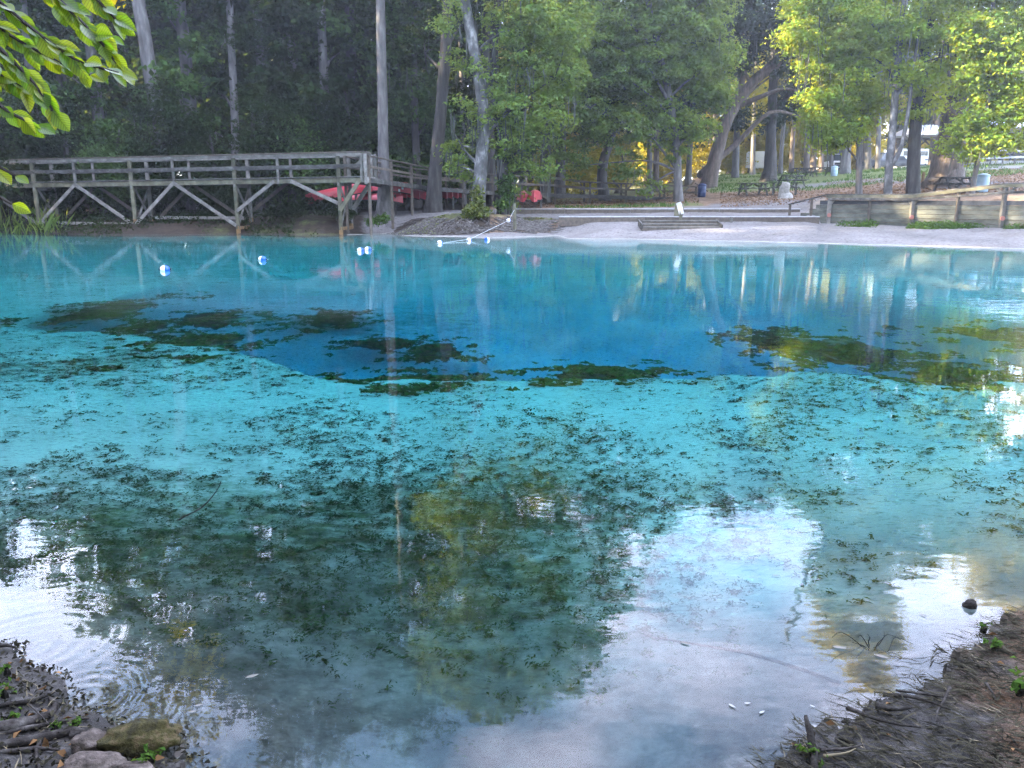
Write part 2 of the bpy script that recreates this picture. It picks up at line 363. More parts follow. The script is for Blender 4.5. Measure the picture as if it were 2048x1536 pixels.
COLS = {  # pixel column -> (distance, height) of the far land
    -700: [(30, .5), (45, .9), (60, 1.2), (90, 1.8), (200, 3), (500, 5)],
    300: [(40, .35), (43, .55), (46, .8), (60, 1.2), (90, 1.8), (200, 3), (500, 5)],
    560: [(38.5, .3), (40, .75), (44, .85), (50, 1.0), (60, 1.3), (90, 2.0), (200, 3), (500, 5)],
    760: [(38, .1), (41, .55), (45, .95), (50, 1.15), (60, 1.4), (90, 2.0), (200, 3.4), (500, 6)],
    1020: [(38, .25), (43.6, .75), (44.2, 1.05), (50, 1.2), (60, 1.5), (75, 1.9), (90, 2.4), (200, 4), (500, 7)],
    1250: [(35.5, .08), (37.5, .36), (39.7, .52), (40.3, .80), (43.7, .92), (44.3, 1.12), (50, 1.30), (55, 1.5), (60, 1.7), (75, 2.2), (90, 2.8), (200, 4.5), (500, 8)],
    1450: [(34.5, .08), (37, .38), (39.7, .54), (40.3, .80), (43.7, .93), (44.3, 1.14), (47, 1.3), (52, 1.8), (60, 2.5), (72, 3.3), (80, 3.8), (95, 4.4), (200, 5.5), (500, 9)],
    1615: [(33, .08), (37, .42), (39.7, .54), (40.3, .82), (43.7, .95), (44.3, 1.18), (47, 1.5), (52, 1.95), (60, 2.6), (72, 3.6), (95, 4.8), (200, 5.5), (500, 9)],
    1650: [(33, .08), (37, .42), (40.8, .50), (41.5, 1.50), (46, 1.75), (52, 2.0), (60, 2.7), (72, 3.6), (95, 4.8), (200, 5.5), (500, 9)],
    1850: [(31, .08), (36, .42), (37.8, .50), (38.5, 1.52), (44, 2.05), (52, 2.6), (60, 3.3), (70, 4.2), (85, 4.9), (200, 6), (500, 9)],
    2048: [(28.5, .08), (33, .42), (34.7, .5), (35.4, 1.55), (40, 1.9), (50, 2.8), (60, 3.8), (70, 4.7), (85, 5.2), (200, 6), (500, 9)],
    2700: [(26, .1), (29, .5), (30, 1.5), (40, 2.2), (50, 3.0), (60, 4.0), (70, 4.8), (200, 6), (500, 9)],
}
_cp = sorted(COLS); _cu = np.array([(p-1024)/1643. for p in _cp])
def far_land(x, y):
    d = np.maximum(y, 1.0); u = x/d
    hs = np.stack([np.interp(d, [a for a, _ in COLS[p]], [b for _, b in COLS[p]]) for p in _cp])
    k = np.clip(np.searchsorted(_cu, u) - 1, 0, len(_cu)-2); t = np.clip((u - _cu[k])/(_cu[k+1]-_cu[k]), 0, 1)
    i = np.arange(len(d)); return hs[k, i]*(1-t) + hs[k+1, i]*t

lip_px = [(255, 668), (300, 690), (400, 700), (480, 712), (560, 732), (640, 760), (720, 776), (850, 768), (945, 770), (1110, 766), (1230, 764), (1350, 771), (1500, 761), (1600, 749), (1700, 757), (1800, 772), (1950, 782)]
_lp = np.array([tuple(BED(px, py, -1.0).xy) for px, py in lip_px])
def bed_depth(x, y, s):
    near = .02 + .16*np.minimum(s, 1.2) + .10*np.clip(s-1.2, 0, 30)
    base = 1.15*(1 - np.exp(-near/0.52))
    yl = np.interp(x, _lp[:, 0], _lp[:, 1])
    yl = yl + .18*vnoise(x*1.3, y*0+3, 5)
    yl = yl + .25*fbm(x*2.5, y*2.5, 6)
    hole = sm(0, 1.0 + .7*(1-sm(-4.5, -1.5, x)), y - yl) * sm(-7.8, -5.9, x + .6*fbm(x*.8, y*.8, 9)) * (1 - sm(6.2, 8.6, x + .1*(y-9))) * (1 - sm(12.5, 21, y))
    far = .35*sm(9, 16, y)*(1 - sm(24, 32, y))*sm(-12, -4, x)*(1-sm(10, 18, x))
    d = base + 3.9*hole**.9 + far*(1-hole)*sm(0, 6, s)
    d = d + .05*fbm(x*.8, y*.8, 21)*sm(.4, 2, s) + .35*fbm(x*.6, y*.6, 31)*hole
    return np.maximum(d, .02*np.minimum(s, 1) + .01)

mound_c = W(952, 440, 41.0); MX, MY = mound_c.x, 40.9
def terrain(x, y, detail=True):
    x = np.asarray(x, float).ravel(); y = np.asarray(y, float).ravel()
    s = sdist(x, y)
    s = s + np.where(y < 6, .10*fbm(x*5, y*5, 3) + .04*fbm(x*17, y*17, 8), .25*fbm(x*.9, y*.9, 3)*(1-np.exp(-np.abs(s)*2)))
    far = far_land(x, y)
    # the near and side banks
    nb = .03 + .10*np.clip(-s, 0, 3) + .02*np.clip(-s-3, 0, 40)
    w = sm(18, 27, y)
    land = far*w + nb*(1-w)
    o = np.clip(-s, 0, 100)
    land = land*sm(0, 1.3, o)*np.where(y > 20, 1, 1) if False else np.where(y > 20, land*sm(-.05, 2.2, o), nb)
    # root mound
    mr = np.sqrt(((x-MX)/4.3)**2 + ((y-MY)/2.75)**2) + .08*fbm(x*1.2, y*1.2, 44)
    mound = 0.95*(1-sm(.25, .98, mr))**.8
    land = np.maximum(land, mound)
    pxx = x/np.maximum(y, 1)*1643 + 1024; wd = np.interp(pxx, [1640, 2200], [41, 33.5]); fw = wd - y; wm = (pxx > 1642) & (pxx < 2300) & (y > 24)
    land = np.where(wm & (fw > -.1), np.minimum(land, np.maximum(.50 - .055*np.maximum(fw, 0), .03)), land)
    land = np.where(wm & (fw <= -.1), np.maximum(land, 1.48), land)
    # path ruts and small relief
    land = land + np.where(y > 20, .05*fbm(x*.7, y*.7, 12)*sm(.3, 2, o), (.05*fbm(x*4, y*4, 12) + .025*fbm(x*14, y*14, 15))*sm(0, .4, o))
    z = np.where(s > 0, -bed_depth(x, y, np.maximum(s, 0)), np.maximum(land, .012))
    return z, s
def ground_z(x, y): return float(terrain([x], [y])[0][0])

def make_terrain():
    az = np.concatenate([np.linspace(-math.pi, -R(50), 44, endpoint=False), np.linspace(-R(50), -R(36), 26, endpoint=False), np.linspace(-R(36), R(36), 430, endpoint=False),
                         np.linspace(R(36), R(50), 26, endpoint=False), np.linspace(R(50), math.pi, 44, endpoint=False)])
    rr = np.concatenate([np.geomspace(.35, 1.2, 30, endpoint=False), np.geomspace(1.2, 4.5, 210, endpoint=False), np.geomspace(4.5, 12, 90, endpoint=False), np.linspace(12, 30, 90, endpoint=False), np.linspace(30, 47, 90, endpoint=False), np.geomspace(47, 480, 60)])
    A, B = len(az), len(rr)
    X = np.sin(az)[None, :]*rr[:, None]; Y = np.cos(az)[None, :]*rr[:, None]
    X = np.vstack([X.reshape(-1, 1), [[0]]]).ravel(); Y = np.vstack([Y.reshape(-1, 1), [[0]]]).ravel()
    Z, s = terrain(X, Y)
    i = np.arange(B-1)[:, None]*A; j = np.arange(A)[None, :]; j2 = (j+1) % A
    F = np.stack([i+j, i+A+j, i+A+j2, i+j2], -1).reshape(-1, 4)
    V = np.stack([X, Y, Z], -1)
    fs = s[F].max(1); fy = Y[F].mean(1)
    out = {}
    inner = np.array([[B*A if False else len(X)-1, k, (k+1) % A] for k in range(A)])
    for nm, msk in (('spring_bed', fs > 0), ('far_ground', (fs <= 0) & (fy > 10)), ('near_bank', (fs <= 0) & (fy <= 10))):
        f = F[msk]; ids, inv = np.unique(f, return_inverse=True)
        out[nm] = (V[ids], inv.reshape(-1, 4), s[ids])
    return out
TER = make_terrain()

# ---- surface kinds painted as colour attributes (what lies there: sand, grass, litter)
def sand_col(nt, dark=1.0):
    n1 = noise(nt, .5, 6, .6); n2 = noise(nt, 7, 5, .7)
    c = ramp(nt, n1.outputs[0], [(.3, (.12*dark, .115*dark, .11*dark)), (.7, (.215*dark, .205*dark, .197*dark))]).outputs[0]
    d = ramp(nt, n2.outputs[0], [(.36, (.30, .27, .24)), (.50, (1, 1, 1))]).outputs[0]
    return mixc(nt, .75, c, d, 'MULTIPLY')
def ground_mat():
    m, nt, out = new_mat('far_ground'); b = nd(nt, 'ShaderNodeBsdfPrincipled'); b.inputs['Roughness'].default_value = .95
    b.inputs['Specular IOR Level'].default_value = .1
    at = nd(nt, 'ShaderNodeVertexColor', layer_name='kinds'); sp = nd(nt, 'ShaderNodeSeparateColor'); nt.links.new(at.outputs[0], sp.inputs[0])
    nj = noise(nt, .9, 7, .7)
    def edge(src, a=.38, bb=.62):
        ad = nd(nt, 'ShaderNodeMath', operation='ADD'); nt.links.new(src, ad.inputs[0]); nt.links.new(nj.outputs[0], ad.inputs[1])
        mr = nd(nt, 'ShaderNodeMapRange'); mr.inputs[1].default_value = .5+a; mr.inputs[2].default_value = .5+bb; nt.links.new(ad.outputs[0], mr.inputs[0]); return mr.outputs[0]
    soil = ramp(nt, noise(nt, 3, 6, .7).outputs[0], [(.3, (.018, .014, .010)), (.7, (.055, .042, .030))]).outputs[0]
    litter = ramp(nt, noise(nt, 4, 8, .75).outputs[0], [(.33, (.06, .038, .025)), (.5, (.18, .12, .075)), (.68, (.31, .23, .16))]).outputs[0]
    grass = ramp(nt, noise(nt, 5, 8, .7).outputs[0], [(.3, (.05, .07, .02)), (.55, (.115, .14, .045)), (.75, (.20, .20, .08))]).outputs[0]
    c = mixc(nt, edge(sp.outputs['Blue']), soil, litter); c = mixc(nt, edge(sp.outputs['Green']), c, grass); c = mixc(nt, edge(sp.outputs['Red']), c, sand_col(nt))
    nt.links.new(c, b.inputs['Base Color'])
    bp = nd(nt, 'ShaderNodeBump'); bp.inputs['Strength'].default_value = .7; bp.inputs['Distance'].default_value = .05
    nt.links.new(noise(nt, 6, 8, .7).outputs[0], bp.inputs['Height']); nt.links.new(bp.outputs[0], b.inputs['Normal'])
    nt.links.new(b.outputs[0], out.inputs[0]); return m
def bed_mat():
    m, nt, out = new_mat('spring_bed'); b = nd(nt, 'ShaderNodeBsdfPrincipled'); b.inputs['Roughness'].default_value = .95
    b.inputs['Specular IOR Level'].default_value = 0
    at = nd(nt, 'ShaderNodeVertexColor', layer_name='kinds'); sp = nd(nt, 'ShaderNodeSeparateColor'); nt.links.new(at.outputs[0], sp.inputs[0])
    n1 = noise(nt, .9, 6, .6); n2 = noise(nt, 26, 4, .7, stretch=(.55, 1.4, 1)); n3 = noise(nt, 4.2, 8, .78, stretch=(.75, 1.25, 1))
    sand = ramp(nt, n1.outputs[0], [(.3, (.25, .245, .22)), (.7, (.35, .345, .31))]).outputs[0]
    sand = mixc(nt, .55, sand, ramp(nt, n2.outputs[0], [(.36, (.22, .24, .20)), (.47, (1, 1, 1))]).outputs[0], 'MULTIPLY')
    weed = ramp(nt, noise(nt, 9, 6, .7).outputs[0], [(.35, (.016, .022, .012)), (.62, (.06, .075, .03)), (.8, (.13, .15, .08))]).outputs[0]
    ad = nd(nt, 'ShaderNodeMath', operation='ADD'); nt.links.new(sp.outputs['Red'], ad.inputs[0]); nt.links.new(n3.outputs[0], ad.inputs[1])
    mr = nd(nt, 'ShaderNodeMapRange'); mr.inputs[1].default_value = .80; mr.inputs[2].default_value = 1.08; nt.links.new(ad.outputs[0], mr.inputs[0])
    c = mixc(nt, mr.outputs[0], sand, weed)
    silt_mirror_dark = ramp(nt, noise(nt, 2.2, 9, .7).outputs[0], [(.35, (.016, .015, .015)), (.50, (.036, .034, .034)), (.70, (.11, .105, .105))]).outputs[0]
    c = mixc(nt, sp.outputs['Blue'], c, silt_mirror_dark)
    n5 = noise(nt, 11, 5, .7); a5 = nd(nt, 'ShaderNodeMath', operation='ADD'); nt.links.new(sp.outputs['Green'], a5.inputs[0]); nt.links.new(n5.outputs[0], a5.inputs[1])
    m5 = nd(nt, 'ShaderNodeMapRange'); m5.inputs[1].default_value = .78; m5.inputs[2].default_value = 1.05; nt.links.new(a5.outputs[0], m5.inputs[0])
    mud = ramp(nt, noise(nt, 16, 8, .7).outputs[0], [(.30, (.022, .020, .018)), (.5, (.060, .054, .048)), (.7, (.14, .13, .12))]).outputs[0]
    c = mixc(nt, m5.outputs[0], c, mud)
    nt.links.new(c, b.inputs['Base Color'])
    bp = nd(nt, 'ShaderNodeBump'); bp.inputs['Strength'].default_value = .5; bp.inputs['Distance'].default_value = .03
    nt.links.new(n3.outputs[0], bp.inputs['Height']); nt.links.new(bp.outputs[0], b.inputs['Normal'])
    nt.links.new(b.outputs[0], out.inputs[0]); return m
def bank_mat():
    m, nt, out = new_mat('near_bank'); b = nd(nt, 'ShaderNodeBsdfPrincipled'); b.inputs['Roughness'].default_value = .7
    b.inputs['Specular IOR Level'].default_value = .45
    n1 = noise(nt, 13, 9, .75); n2 = noise(nt, 60, 7, .78)
    c = ramp(nt, n1.outputs[0], [(.30, (.022, .020, .018)), (.5, (.060, .054, .048)), (.62, (.15, .14, .13)), (.75, (.24, .225, .21))]).outputs[0]
    c = mixc(nt, .8, c, ramp(nt, n2.outputs[0], [(.35, (.35, .32, .28)), (.6, (1, 1, 1))]).outputs[0], 'MULTIPLY')
    at = nd(nt, 'ShaderNodeVertexColor', layer_name='kinds'); sp = nd(nt, 'ShaderNodeSeparateColor'); nt.links.new(at.outputs[0], sp.inputs[0])
    c = mixc(nt, sp.outputs['Red'], c, ramp(nt, n2.outputs[0], [(.35, (.06, .03, .015)), (.65, (.30, .16, .07))]).outputs[0])
    nt.links.new(c, b.inputs['Base Color'])
    bp = nd(nt, 'ShaderNodeBump'); bp.inputs['Strength'].default_value = 1.0; bp.inputs['Distance'].default_value = .03
    nt.links.new(n2.outputs[0], bp.inputs['Height']); nt.links.new(bp.outputs[0], b.inputs['Normal'])
    nt.links.new(b.outputs[0], out.inputs[0]); return m

def weed_density(x, y):
    """how much dark waterweed grows on the bed"""
    d = np.hypot(x, y)
    front = sm(2.2, 3.6, d)*(1-sm(4.6, 7.2, d))*(1 - sm(.2, 1.6, x - .10*(d-3)))*.27
    left = (1-sm(-5.0, -3.5, x))*sm(9, 11, d)*(1-sm(22, 28, d))*.17
    rim = np.exp(-((x+4.2)/1.6)**2 - ((y-9.3)/1.3)**2)*.22
    rgt = np.exp(-((x-4.6)/1.9)**2 - ((y-12.2)/1.8)**2)*.24
    hole = np.exp(-((x+1.5)/3.2)**2 - ((y-15.5)/2.2)**2)*.22
    return .12 + front + left + rim + rgt + hole + .16*fbm(x*.7, y*.7, 61)
def attr(me, cols):
    a = me.color_attributes.new('kinds', 'FLOAT_COLOR', 'POINT'); n = len(me.vertices)
    c = np.ones((n, 4), np.float32); c[:, :3] = np.stack(cols, -1); a.data.foreach_set('color', c.ravel())

V, F, s = TER['spring_bed']; me = np_mesh('spring_bed', V, F, bed_mat(), True)
pxb = V[:, 0]/np.maximum(V[:, 1], 1)*1643+1024
shore = np.where(V[:, 1] < 7, .9*(1-sm(.0, .30, s)), np.where(pxb < 690, .8*(1-sm(.2, 2.5, s)), 0))
silt_mirror_dark = (1-sm(2.6, 4.6, V[:, 1] + .5*fbm(V[:, 0], V[:, 1], 55)))*.92
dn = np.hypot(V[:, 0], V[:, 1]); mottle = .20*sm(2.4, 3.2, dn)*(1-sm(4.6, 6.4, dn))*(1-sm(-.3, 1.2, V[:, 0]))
silt_mirror_dark = np.maximum(silt_mirror_dark, .62*sm(.9, 1.9, V[:, 0])*(1-sm(4.2, 6.5, dn)))  # bed darkened here so the golden reflection stands out
silt_mirror_dark = np.maximum(silt_mirror_dark, .68*sm(2.4, 3, dn)*(1-sm(3.8, 5.6, dn))*(1-sm(-.5, .8, V[:, 0])))  # bed darkened here to deepen the tree reflection
attr(me, [weed_density(V[:, 0], V[:, 1])*.90+mottle, shore, silt_mirror_dark]); bed_ob = tag(link('spring_bed', me), 'pale sandy spring bed with a deep blue hole', None, None, 'structure')
V, F, s = TER['far_ground']; me = np_mesh('far_ground', V, F, ground_mat(), True)
x, y, z = V.T; px = x/np.maximum(y, 1)*1643 + 1024; px = np.where(y > 15, px, np.where(x < 0, 0, 2048))
mr_ = np.sqrt(((x-MX)/4.3)**2 + ((y-MY)/2.75)**2)
wall_d = np.interp(px, [1640, 2200], [41, 33.5])
sand = sm(690, 760, px)*(1-sm(45.5, 47.5, y))*(1 - sm(1620, 1650, px)*sm(-.5, .3, y-wall_d))*(1-.72*(mr_ < 1))
sand = np.maximum(sand, .62*sm(1380, 1440, px)*(1-sm(1640, 1700, px))*(1-sm(47.5, 52, y)))
path = np.exp(-((y - np.interp(px, [1450, 1700, 1850, 2048], [56, 62, 54, 46]))/3.4)**2)*sm(1450, 1600, px)*.72
path = np.maximum(path, .75*np.exp(-((y - np.interp(px, [1850, 2048, 2300], [70, 62, 56]))/4)**2)*sm(1880, 1960, px))
sand = np.maximum(sand, path)
grass = .80*sm(53, 59, y)*sm(1360, 1450, px) + .72*sm(1120, 1190, px)*(1-sm(1400, 1425, px))*np.exp(-((y-48.2)/1.5)**2)
grass = np.maximum(grass, .55*sm(50, 60, y)*sm(980, 1040, px)*(1-sm(1360, 1420, px)))
grass = np.maximum(grass, .95*np.exp(-((y-wall_d+1.2)/1.0)**2)*sm(1690, 1740, px))
grass = np.maximum(grass, .40*(1-sm(650, 720, px))*(1-sm(44, 46, y))*sm(300, 420, px))
grass = np.maximum(grass, .5*np.exp(-((mr_-.35)/.3)**2))
litter = np.where(px > 980, .62, .22)
attr(me, [np.clip(sand, 0, 1), np.clip(grass, 0, 1), litter]); tag(link('far_ground', me), None, None, None, 'structure')
V, F, s = TER['near_bank']; me = np_mesh('near_bank', V, F, bank_mat(), True)
orange = sm(1.12, 1.34, V[:, 0]*.75 + .35*fbm(V[:, 0]*3, V[:, 1]*3, 4) + .3*(2.2-V[:, 1]))*(V[:, 0] > .6)
attr(me, [np.clip(orange, 0, 1)*.8, 0*s, 0*s]); tag(link('near_bank', me), None, None, None, 'structure')

# ================================================================== WATER: one closed body with a refracting surface
def water_mat():
    m, nt, out = new_mat('spring_water')
    gl = nd(nt, 'ShaderNodeBsdfGlass') if False else nd(nt, 'ShaderNodeBsdfGlass')
    gl.inputs['Roughness'].default_value = 0.0; gl.inputs['IOR'].default_value = 1.33
    tc = nd(nt, 'ShaderNodeTexCoord')
    n1 = noise(nt, 2.2, 3, .5, tc.outputs['Object'], (.8, 1.5, 1)); n2 = noise(nt, 13, 2, .5, tc.outputs['Object'], (.8, 1.5, 1))
    # calm water with patches of breeze
    n3 = noise(nt, .22, 2, .5, tc.outputs['Object']); mr = nd(nt, 'ShaderNodeMapRange'); mr.inputs[1].default_value = .42; mr.inputs[2].default_value = .62
    mr.inputs[3].default_value = .25; mr.inputs[4].default_value = 1.0; nt.links.new(n3.outputs[0], mr.inputs[0])
    a = nd(nt, 'ShaderNodeMath', operation='MULTIPLY'); nt.links.new(n2.outputs[0], a.inputs[0]); a.inputs[1].default_value = .10
    ad = nd(nt, 'ShaderNodeMath', operation='ADD'); nt.links.new(n1.outputs[0], ad.inputs[0]); nt.links.new(a.outputs[0], ad.inputs[1])
    h = ad.outputs[0]
    mu = nd(nt, 'ShaderNodeMath', operation='MULTIPLY'); nt.links.new(h, mu.inputs[0]); nt.links.new(mr.outputs[0], mu.inputs[1])
    hh = mu.outputs[0]
    # rings spreading from touched spots
    for (cx, cy_, rad, amp, fq) in RINGS:
        vm = nd(nt, 'ShaderNodeVectorMath', operation='DISTANCE'); nt.links.new(tc.outputs['Object'], vm.inputs[0]); vm.inputs[1].default_value = (cx, cy_, 0)
        sn = nd(nt, 'ShaderNodeMath', operation='MULTIPLY'); nt.links.new(vm.outputs['Value'], sn.inputs[0]); sn.inputs[1].default_value = fq
        si = nd(nt, 'ShaderNodeMath', operation='SINE'); nt.links.new(sn.outputs[0], si.inputs[0])
        fa = nd(nt, 'ShaderNodeMapRange', interpolation_type='SMOOTHSTEP'); fa.inputs[1].default_value = 0; fa.inputs[2].default_value = rad
        fa.inputs[3].default_value = amp; fa.inputs[4].default_value = 0; nt.links.new(vm.outputs['Value'], fa.inputs[0])
        pr = nd(nt, 'ShaderNodeMath', operation='MULTIPLY'); nt.links.new(si.outputs[0], pr.inputs[0]); nt.links.new(fa.outputs[0], pr.inputs[1])
        a2 = nd(nt, 'ShaderNodeMath', operation='ADD'); nt.links.new(hh, a2.inputs[0]); nt.links.new(pr.outputs[0], a2.inputs[1]); hh = a2.outputs[0]
    bp = nd(nt, 'ShaderNodeBump'); bp.inputs['Strength'].default_value = 1.0; bp.inputs['Distance'].default_value = .0042
    nt.links.new(hh, bp.inputs['Height']); nt.links.new(bp.outputs[0], gl.inputs['Normal'])
    nt.links.new(gl.outputs[0], out.inputs[0])
    va = nd(nt, 'ShaderNodeVolumeAbsorption'); va.inputs['Color'].default_value = (.06, .946, .995, 1); va.inputs['Density'].default_value = 1.0
    nt.links.new(va.outputs[0], out.inputs['Volume']); return m
RINGS = []
for (px_, py_, rad, amp, fq) in ((60, 1290, .7, .035, 90), (165, 1395, .35, .04, 120), (1430, 890, .7, .035, 42), (330, 556, 2.0, .05, 22)):
    p = S(px_, py_); RINGS.append((p.x, p.y, rad, amp, fq))
wb = MB()
x0, x1, y0, y1, zb = -60, 60, -12, 62, -9.5
x0, x1, y0, y1 = -41.5, 32.5, .2, 47.0
wb.add([(x0, y0, 0), (x1, y0, 0), (x1, y1, 0), (x0, y1, 0), (x0, y0, zb), (x1, y0, zb), (x1, y1, zb), (x0, y1, zb)],
       [(0, 1, 2, 3), (7, 6, 5, 4), (0, 4, 5, 1), (1, 5, 6, 2), (2, 6, 7, 3), (3, 7, 4, 0)])
tag(wb.build('spring_water', water_mat()), 'clear turquoise spring water', None, None, 'structure')
# ================================================================== FOLIAGE
def leaf_cards(P, N, size, asp=.55, fold=.18):
    """one folded leaf (two triangles sharing the midrib) at each point P with normal N"""
    n = len(P); N = N/np.linalg.norm(N, axis=1, keepdims=True)
    t = rng.normal(size=(n, 3)); t -= (t*N).sum(1, keepdims=True)*N; t /= np.linalg.norm(t, axis=1, keepdims=True)
    b = np.cross(N, t); sz = size*(.6 + .8*rng.random((n, 1)))
    base = P - t*sz*.5; tip = P + t*sz*.5 - N*sz*.12; l = P - t*sz*.05 + b*sz*asp*.5 + N*sz*fold; r = P - t*sz*.05 - b*sz*asp*.5 + N*sz*fold
    V = np.stack([base, l, tip, r], 1).reshape(-1, 3)
    i = np.arange(n)[:, None]*4
    return V, i + np.array([[0, 1, 2, 3]])
def blob_leaves(blobs, n, size, clump=.55, per=46, flat=.5, shell=.55, droop=.0):
    """leaf sprays gathered in clumps through a set of ellipsoids; gaps stay between the clumps"""
    B = np.array(blobs, float); vol = np.prod(B[:, 3:6], 1)**.72; share = vol/vol.sum(); P, N = [], []
    for (cx, cy_, cz, rx, ry, rz), f in zip(B, share):
        nc = max(3, int(n*f/per)); q = rng.normal(size=(nc, 3)); q /= np.linalg.norm(q, axis=1, keepdims=True)
        rad = (shell + (1-shell)*rng.random((nc, 1)))*(.86+.28*rng.random((nc, 1)))
        inner = rng.random((nc, 1)) < .30; rad = np.where(inner, rad*rng.random((nc, 1))**.5, rad)
        c = q*rad*np.array([rx, ry, rz]) + np.array([cx, cy_, cz])
        k = per; cs = clump*(.5+rng.random((nc, 1, 1)))
        g = rng.normal(size=(nc, k, 3))*cs*np.array([.62, .62, .62*flat])
        g[:, :, 2] -= droop*np.hypot(g[:, :, 0], g[:, :, 1])*.8
        p = (c[:, None, :] + g).reshape(-1, 3)
        nn = rng.normal(size=(nc*k, 3))*.62 + np.array([0, -.10, .85]) + np.repeat(q, k, 0)*.45
        P.append(p); N.append(nn)
    return leaf_cards(np.concatenate(P), np.concatenate(N), size)
def crown_mesh(name, blobs, n, size, mat, **kw):
    V, F = blob_leaves(blobs, n, size, **kw); return np_mesh(name, V, F, mat)
def moss_mesh(name, pts, mat):
    """hanging strands of spanish moss under the boughs"""
    P = np.array(pts, float); V, F = [], []
    for p in P:
        for k in range(5):
            a = p + rng.normal(size=3)*[.22, .22, .05]; L_ = .5 + rng.random()*1.3; w = .012 + .022*rng.random()
            ang = rng.random()*6.28; d = np.array([math.cos(ang), math.sin(ang), 0])*w
            j = np.array([rng.normal()*.06, rng.normal()*.06, 0])
            n = len(V)*1; base = len(V)
            V += [a-d*.4, a+d*.4, a+j+d-[0, 0, L_*.5], a+j-d-[0, 0, L_*.5], a+j*2-[0, 0, L_]]
            F += [(base, base+1, base+2, base+3), (base+3, base+2, base+4, base+4)]
    me = bpy.data.meshes.new(name); me.from_pydata([tuple(v) for v in V], [], [f if f[2] != f[3] else f[:3] for f in F]); me.materials.append(mat); return me
def trunk_mb(pts, r0, r1, flare=1.5, flare_h=.12, n=12, limbs=(), origin=(0, 0, 0), wob=.08, sub=5):
    """tapered bole with a flared foot and limbs that leave it"""
    mb = MB(origin); P = [Vector(p) for p in pts]; m = len(P)
    zs = [0]
    for i in range(1, m): zs.append(zs[-1] + (P[i]-P[i-1]).length)
    T = zs[-1]
    # dense foot
    foot = [P[0].lerp(P[1], t) for t in (0, .05, .12, .22, .4)]
    pts2 = [P[0] - Vector((0, 0, .25))] + foot[1:] + P[1:] if m > 1 else P
    rad = []; acc = 0; prev = pts2[0]
    for p in pts2:
        acc += (p-prev).length; prev = p; t = acc/T
        rad.append((r0*(1-t) + r1*t)*(1 + (flare-1)*math.exp(-acc/(flare_h*8+.001))))
    mb.tube(pts2, rad, n, True, wob, sub if m > 2 else 2)
    for lp, la, lb in limbs: mb.tube(lp, [la*(1-i/(len(lp)-1)) + lb*i/(len(lp)-1) for i in range(len(lp))], 7, True, .1, 4)
    return mb
def limb_to(p, q, sag=.15):
    p, q = Vector(p), Vector(q); d = (q-p); m = p.lerp(q, .5) + Vector((random.uniform(-.12, .12)*d.length, random.uniform(-.1, .1)*d.length, sag*d.length*.5))
    return [p, p.lerp(m, .5)+Vector((0, 0, .03*d.length)), m, q]
def on_path(P, z):
    for a, b in zip(P, P[1:]):
        if a.z <= z <= b.z: return a.lerp(b, (z-a.z)/max(b.z-a.z, 1e-6))
    return P[-1] if z > P[-1].z else P[0]

def key_tree(name, label, d, path_px, w_px, blobs_px=(), n=9000, size=.2, bark='bark_grey', leaf='lf_mid', top=.35, flare=1.5, cat='tree',
             group=None, nlimb=7, moss=0, clump=.5, blob_d=0.0, per=46, extra=(), droop=.1, shell=.55, ground=None, topb=()):
    """a tree whose bole follows pixels of the photograph at its own distance; blobs are (px, py, radius[, extra distance, flatness])"""
    P = [W(px, py, d) for px, py in path_px]
    z0 = ground if ground is not None else ground_z(P[0].x, d)
    P[0].z = z0
    org = P[0].copy(); org.z = z0
    root = empty(name, org, label, cat, group)
    r0 = w_px/1600*d*.5
    B = []
    for b in blobs_px:
        px, py, r = b[:3]; dd = d + blob_d + (b[3] if len(b) > 3 else random.uniform(-.6, .6)*r*.5); fl = b[4] if len(b) > 4 else .8
        c = W(px, py, dd); B.append((c.x, c.y, c.z, r, r*.95, r*fl))
    limbs = []
    for k in (sorted(random.sample(range(len(B)), min(nlimb, len(B)))) if B else []):
        c = B[k]; q = Vector(c[:3]) + Vector((0, 0, -.1*c[5])); zz = max(z0+1.8, q.z - .55*math.hypot(q.x-P[0].x, q.y-P[0].y) - .6)
        p = on_path(P, min(zz, P[-1].z)); rr = max(.03, r0*.38)
        limbs.append((limb_to(p, q), rr, .02))
        for j in range(3):
            a = Vector((random.gauss(0, 1), random.gauss(0, 1), random.gauss(0, .7))).normalized()*c[3]*.8
            limbs.append((limb_to(q, Vector(c[:3])+a), rr*.35, .008))
    limbs += list(extra)
    trunk_mb(P, r0, r0*top, flare, .12, 14, limbs, org).build('trunk', M[bark], root, True)
    if B:
        Bl = [(b[0]-org.x, b[1]-org.y, b[2]-org.z, *b[3:]) for b in B]
        link('crown', crown_mesh('crown', Bl, n, size, M[leaf], clump=clump, per=per, droop=droop, shell=shell), None, root)
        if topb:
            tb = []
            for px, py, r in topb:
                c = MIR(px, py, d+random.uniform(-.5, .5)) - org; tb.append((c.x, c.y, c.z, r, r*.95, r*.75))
            link('upper_crown', crown_mesh('upper_crown', tb, 52000, size*1.15, M['lf_sun_paint'], clump=clump, per=per, droop=droop, shell=shell), None, root)  # tops split off to carry sunlight painted into the leaves
        if moss:
            pts = []
            for k in range(int(moss*.55)):
                b = Bl[random.randrange(len(Bl))]; pts.append((b[0]+random.uniform(-.8, .8)*b[3], b[1]-random.uniform(0, .8)*b[4], b[2]-b[5]*random.uniform(.2, .8)))
            tag(link('hanging_moss', moss_mesh('hanging_moss', pts, M['spanish_moss']), None, root), kind='stuff')
    return root

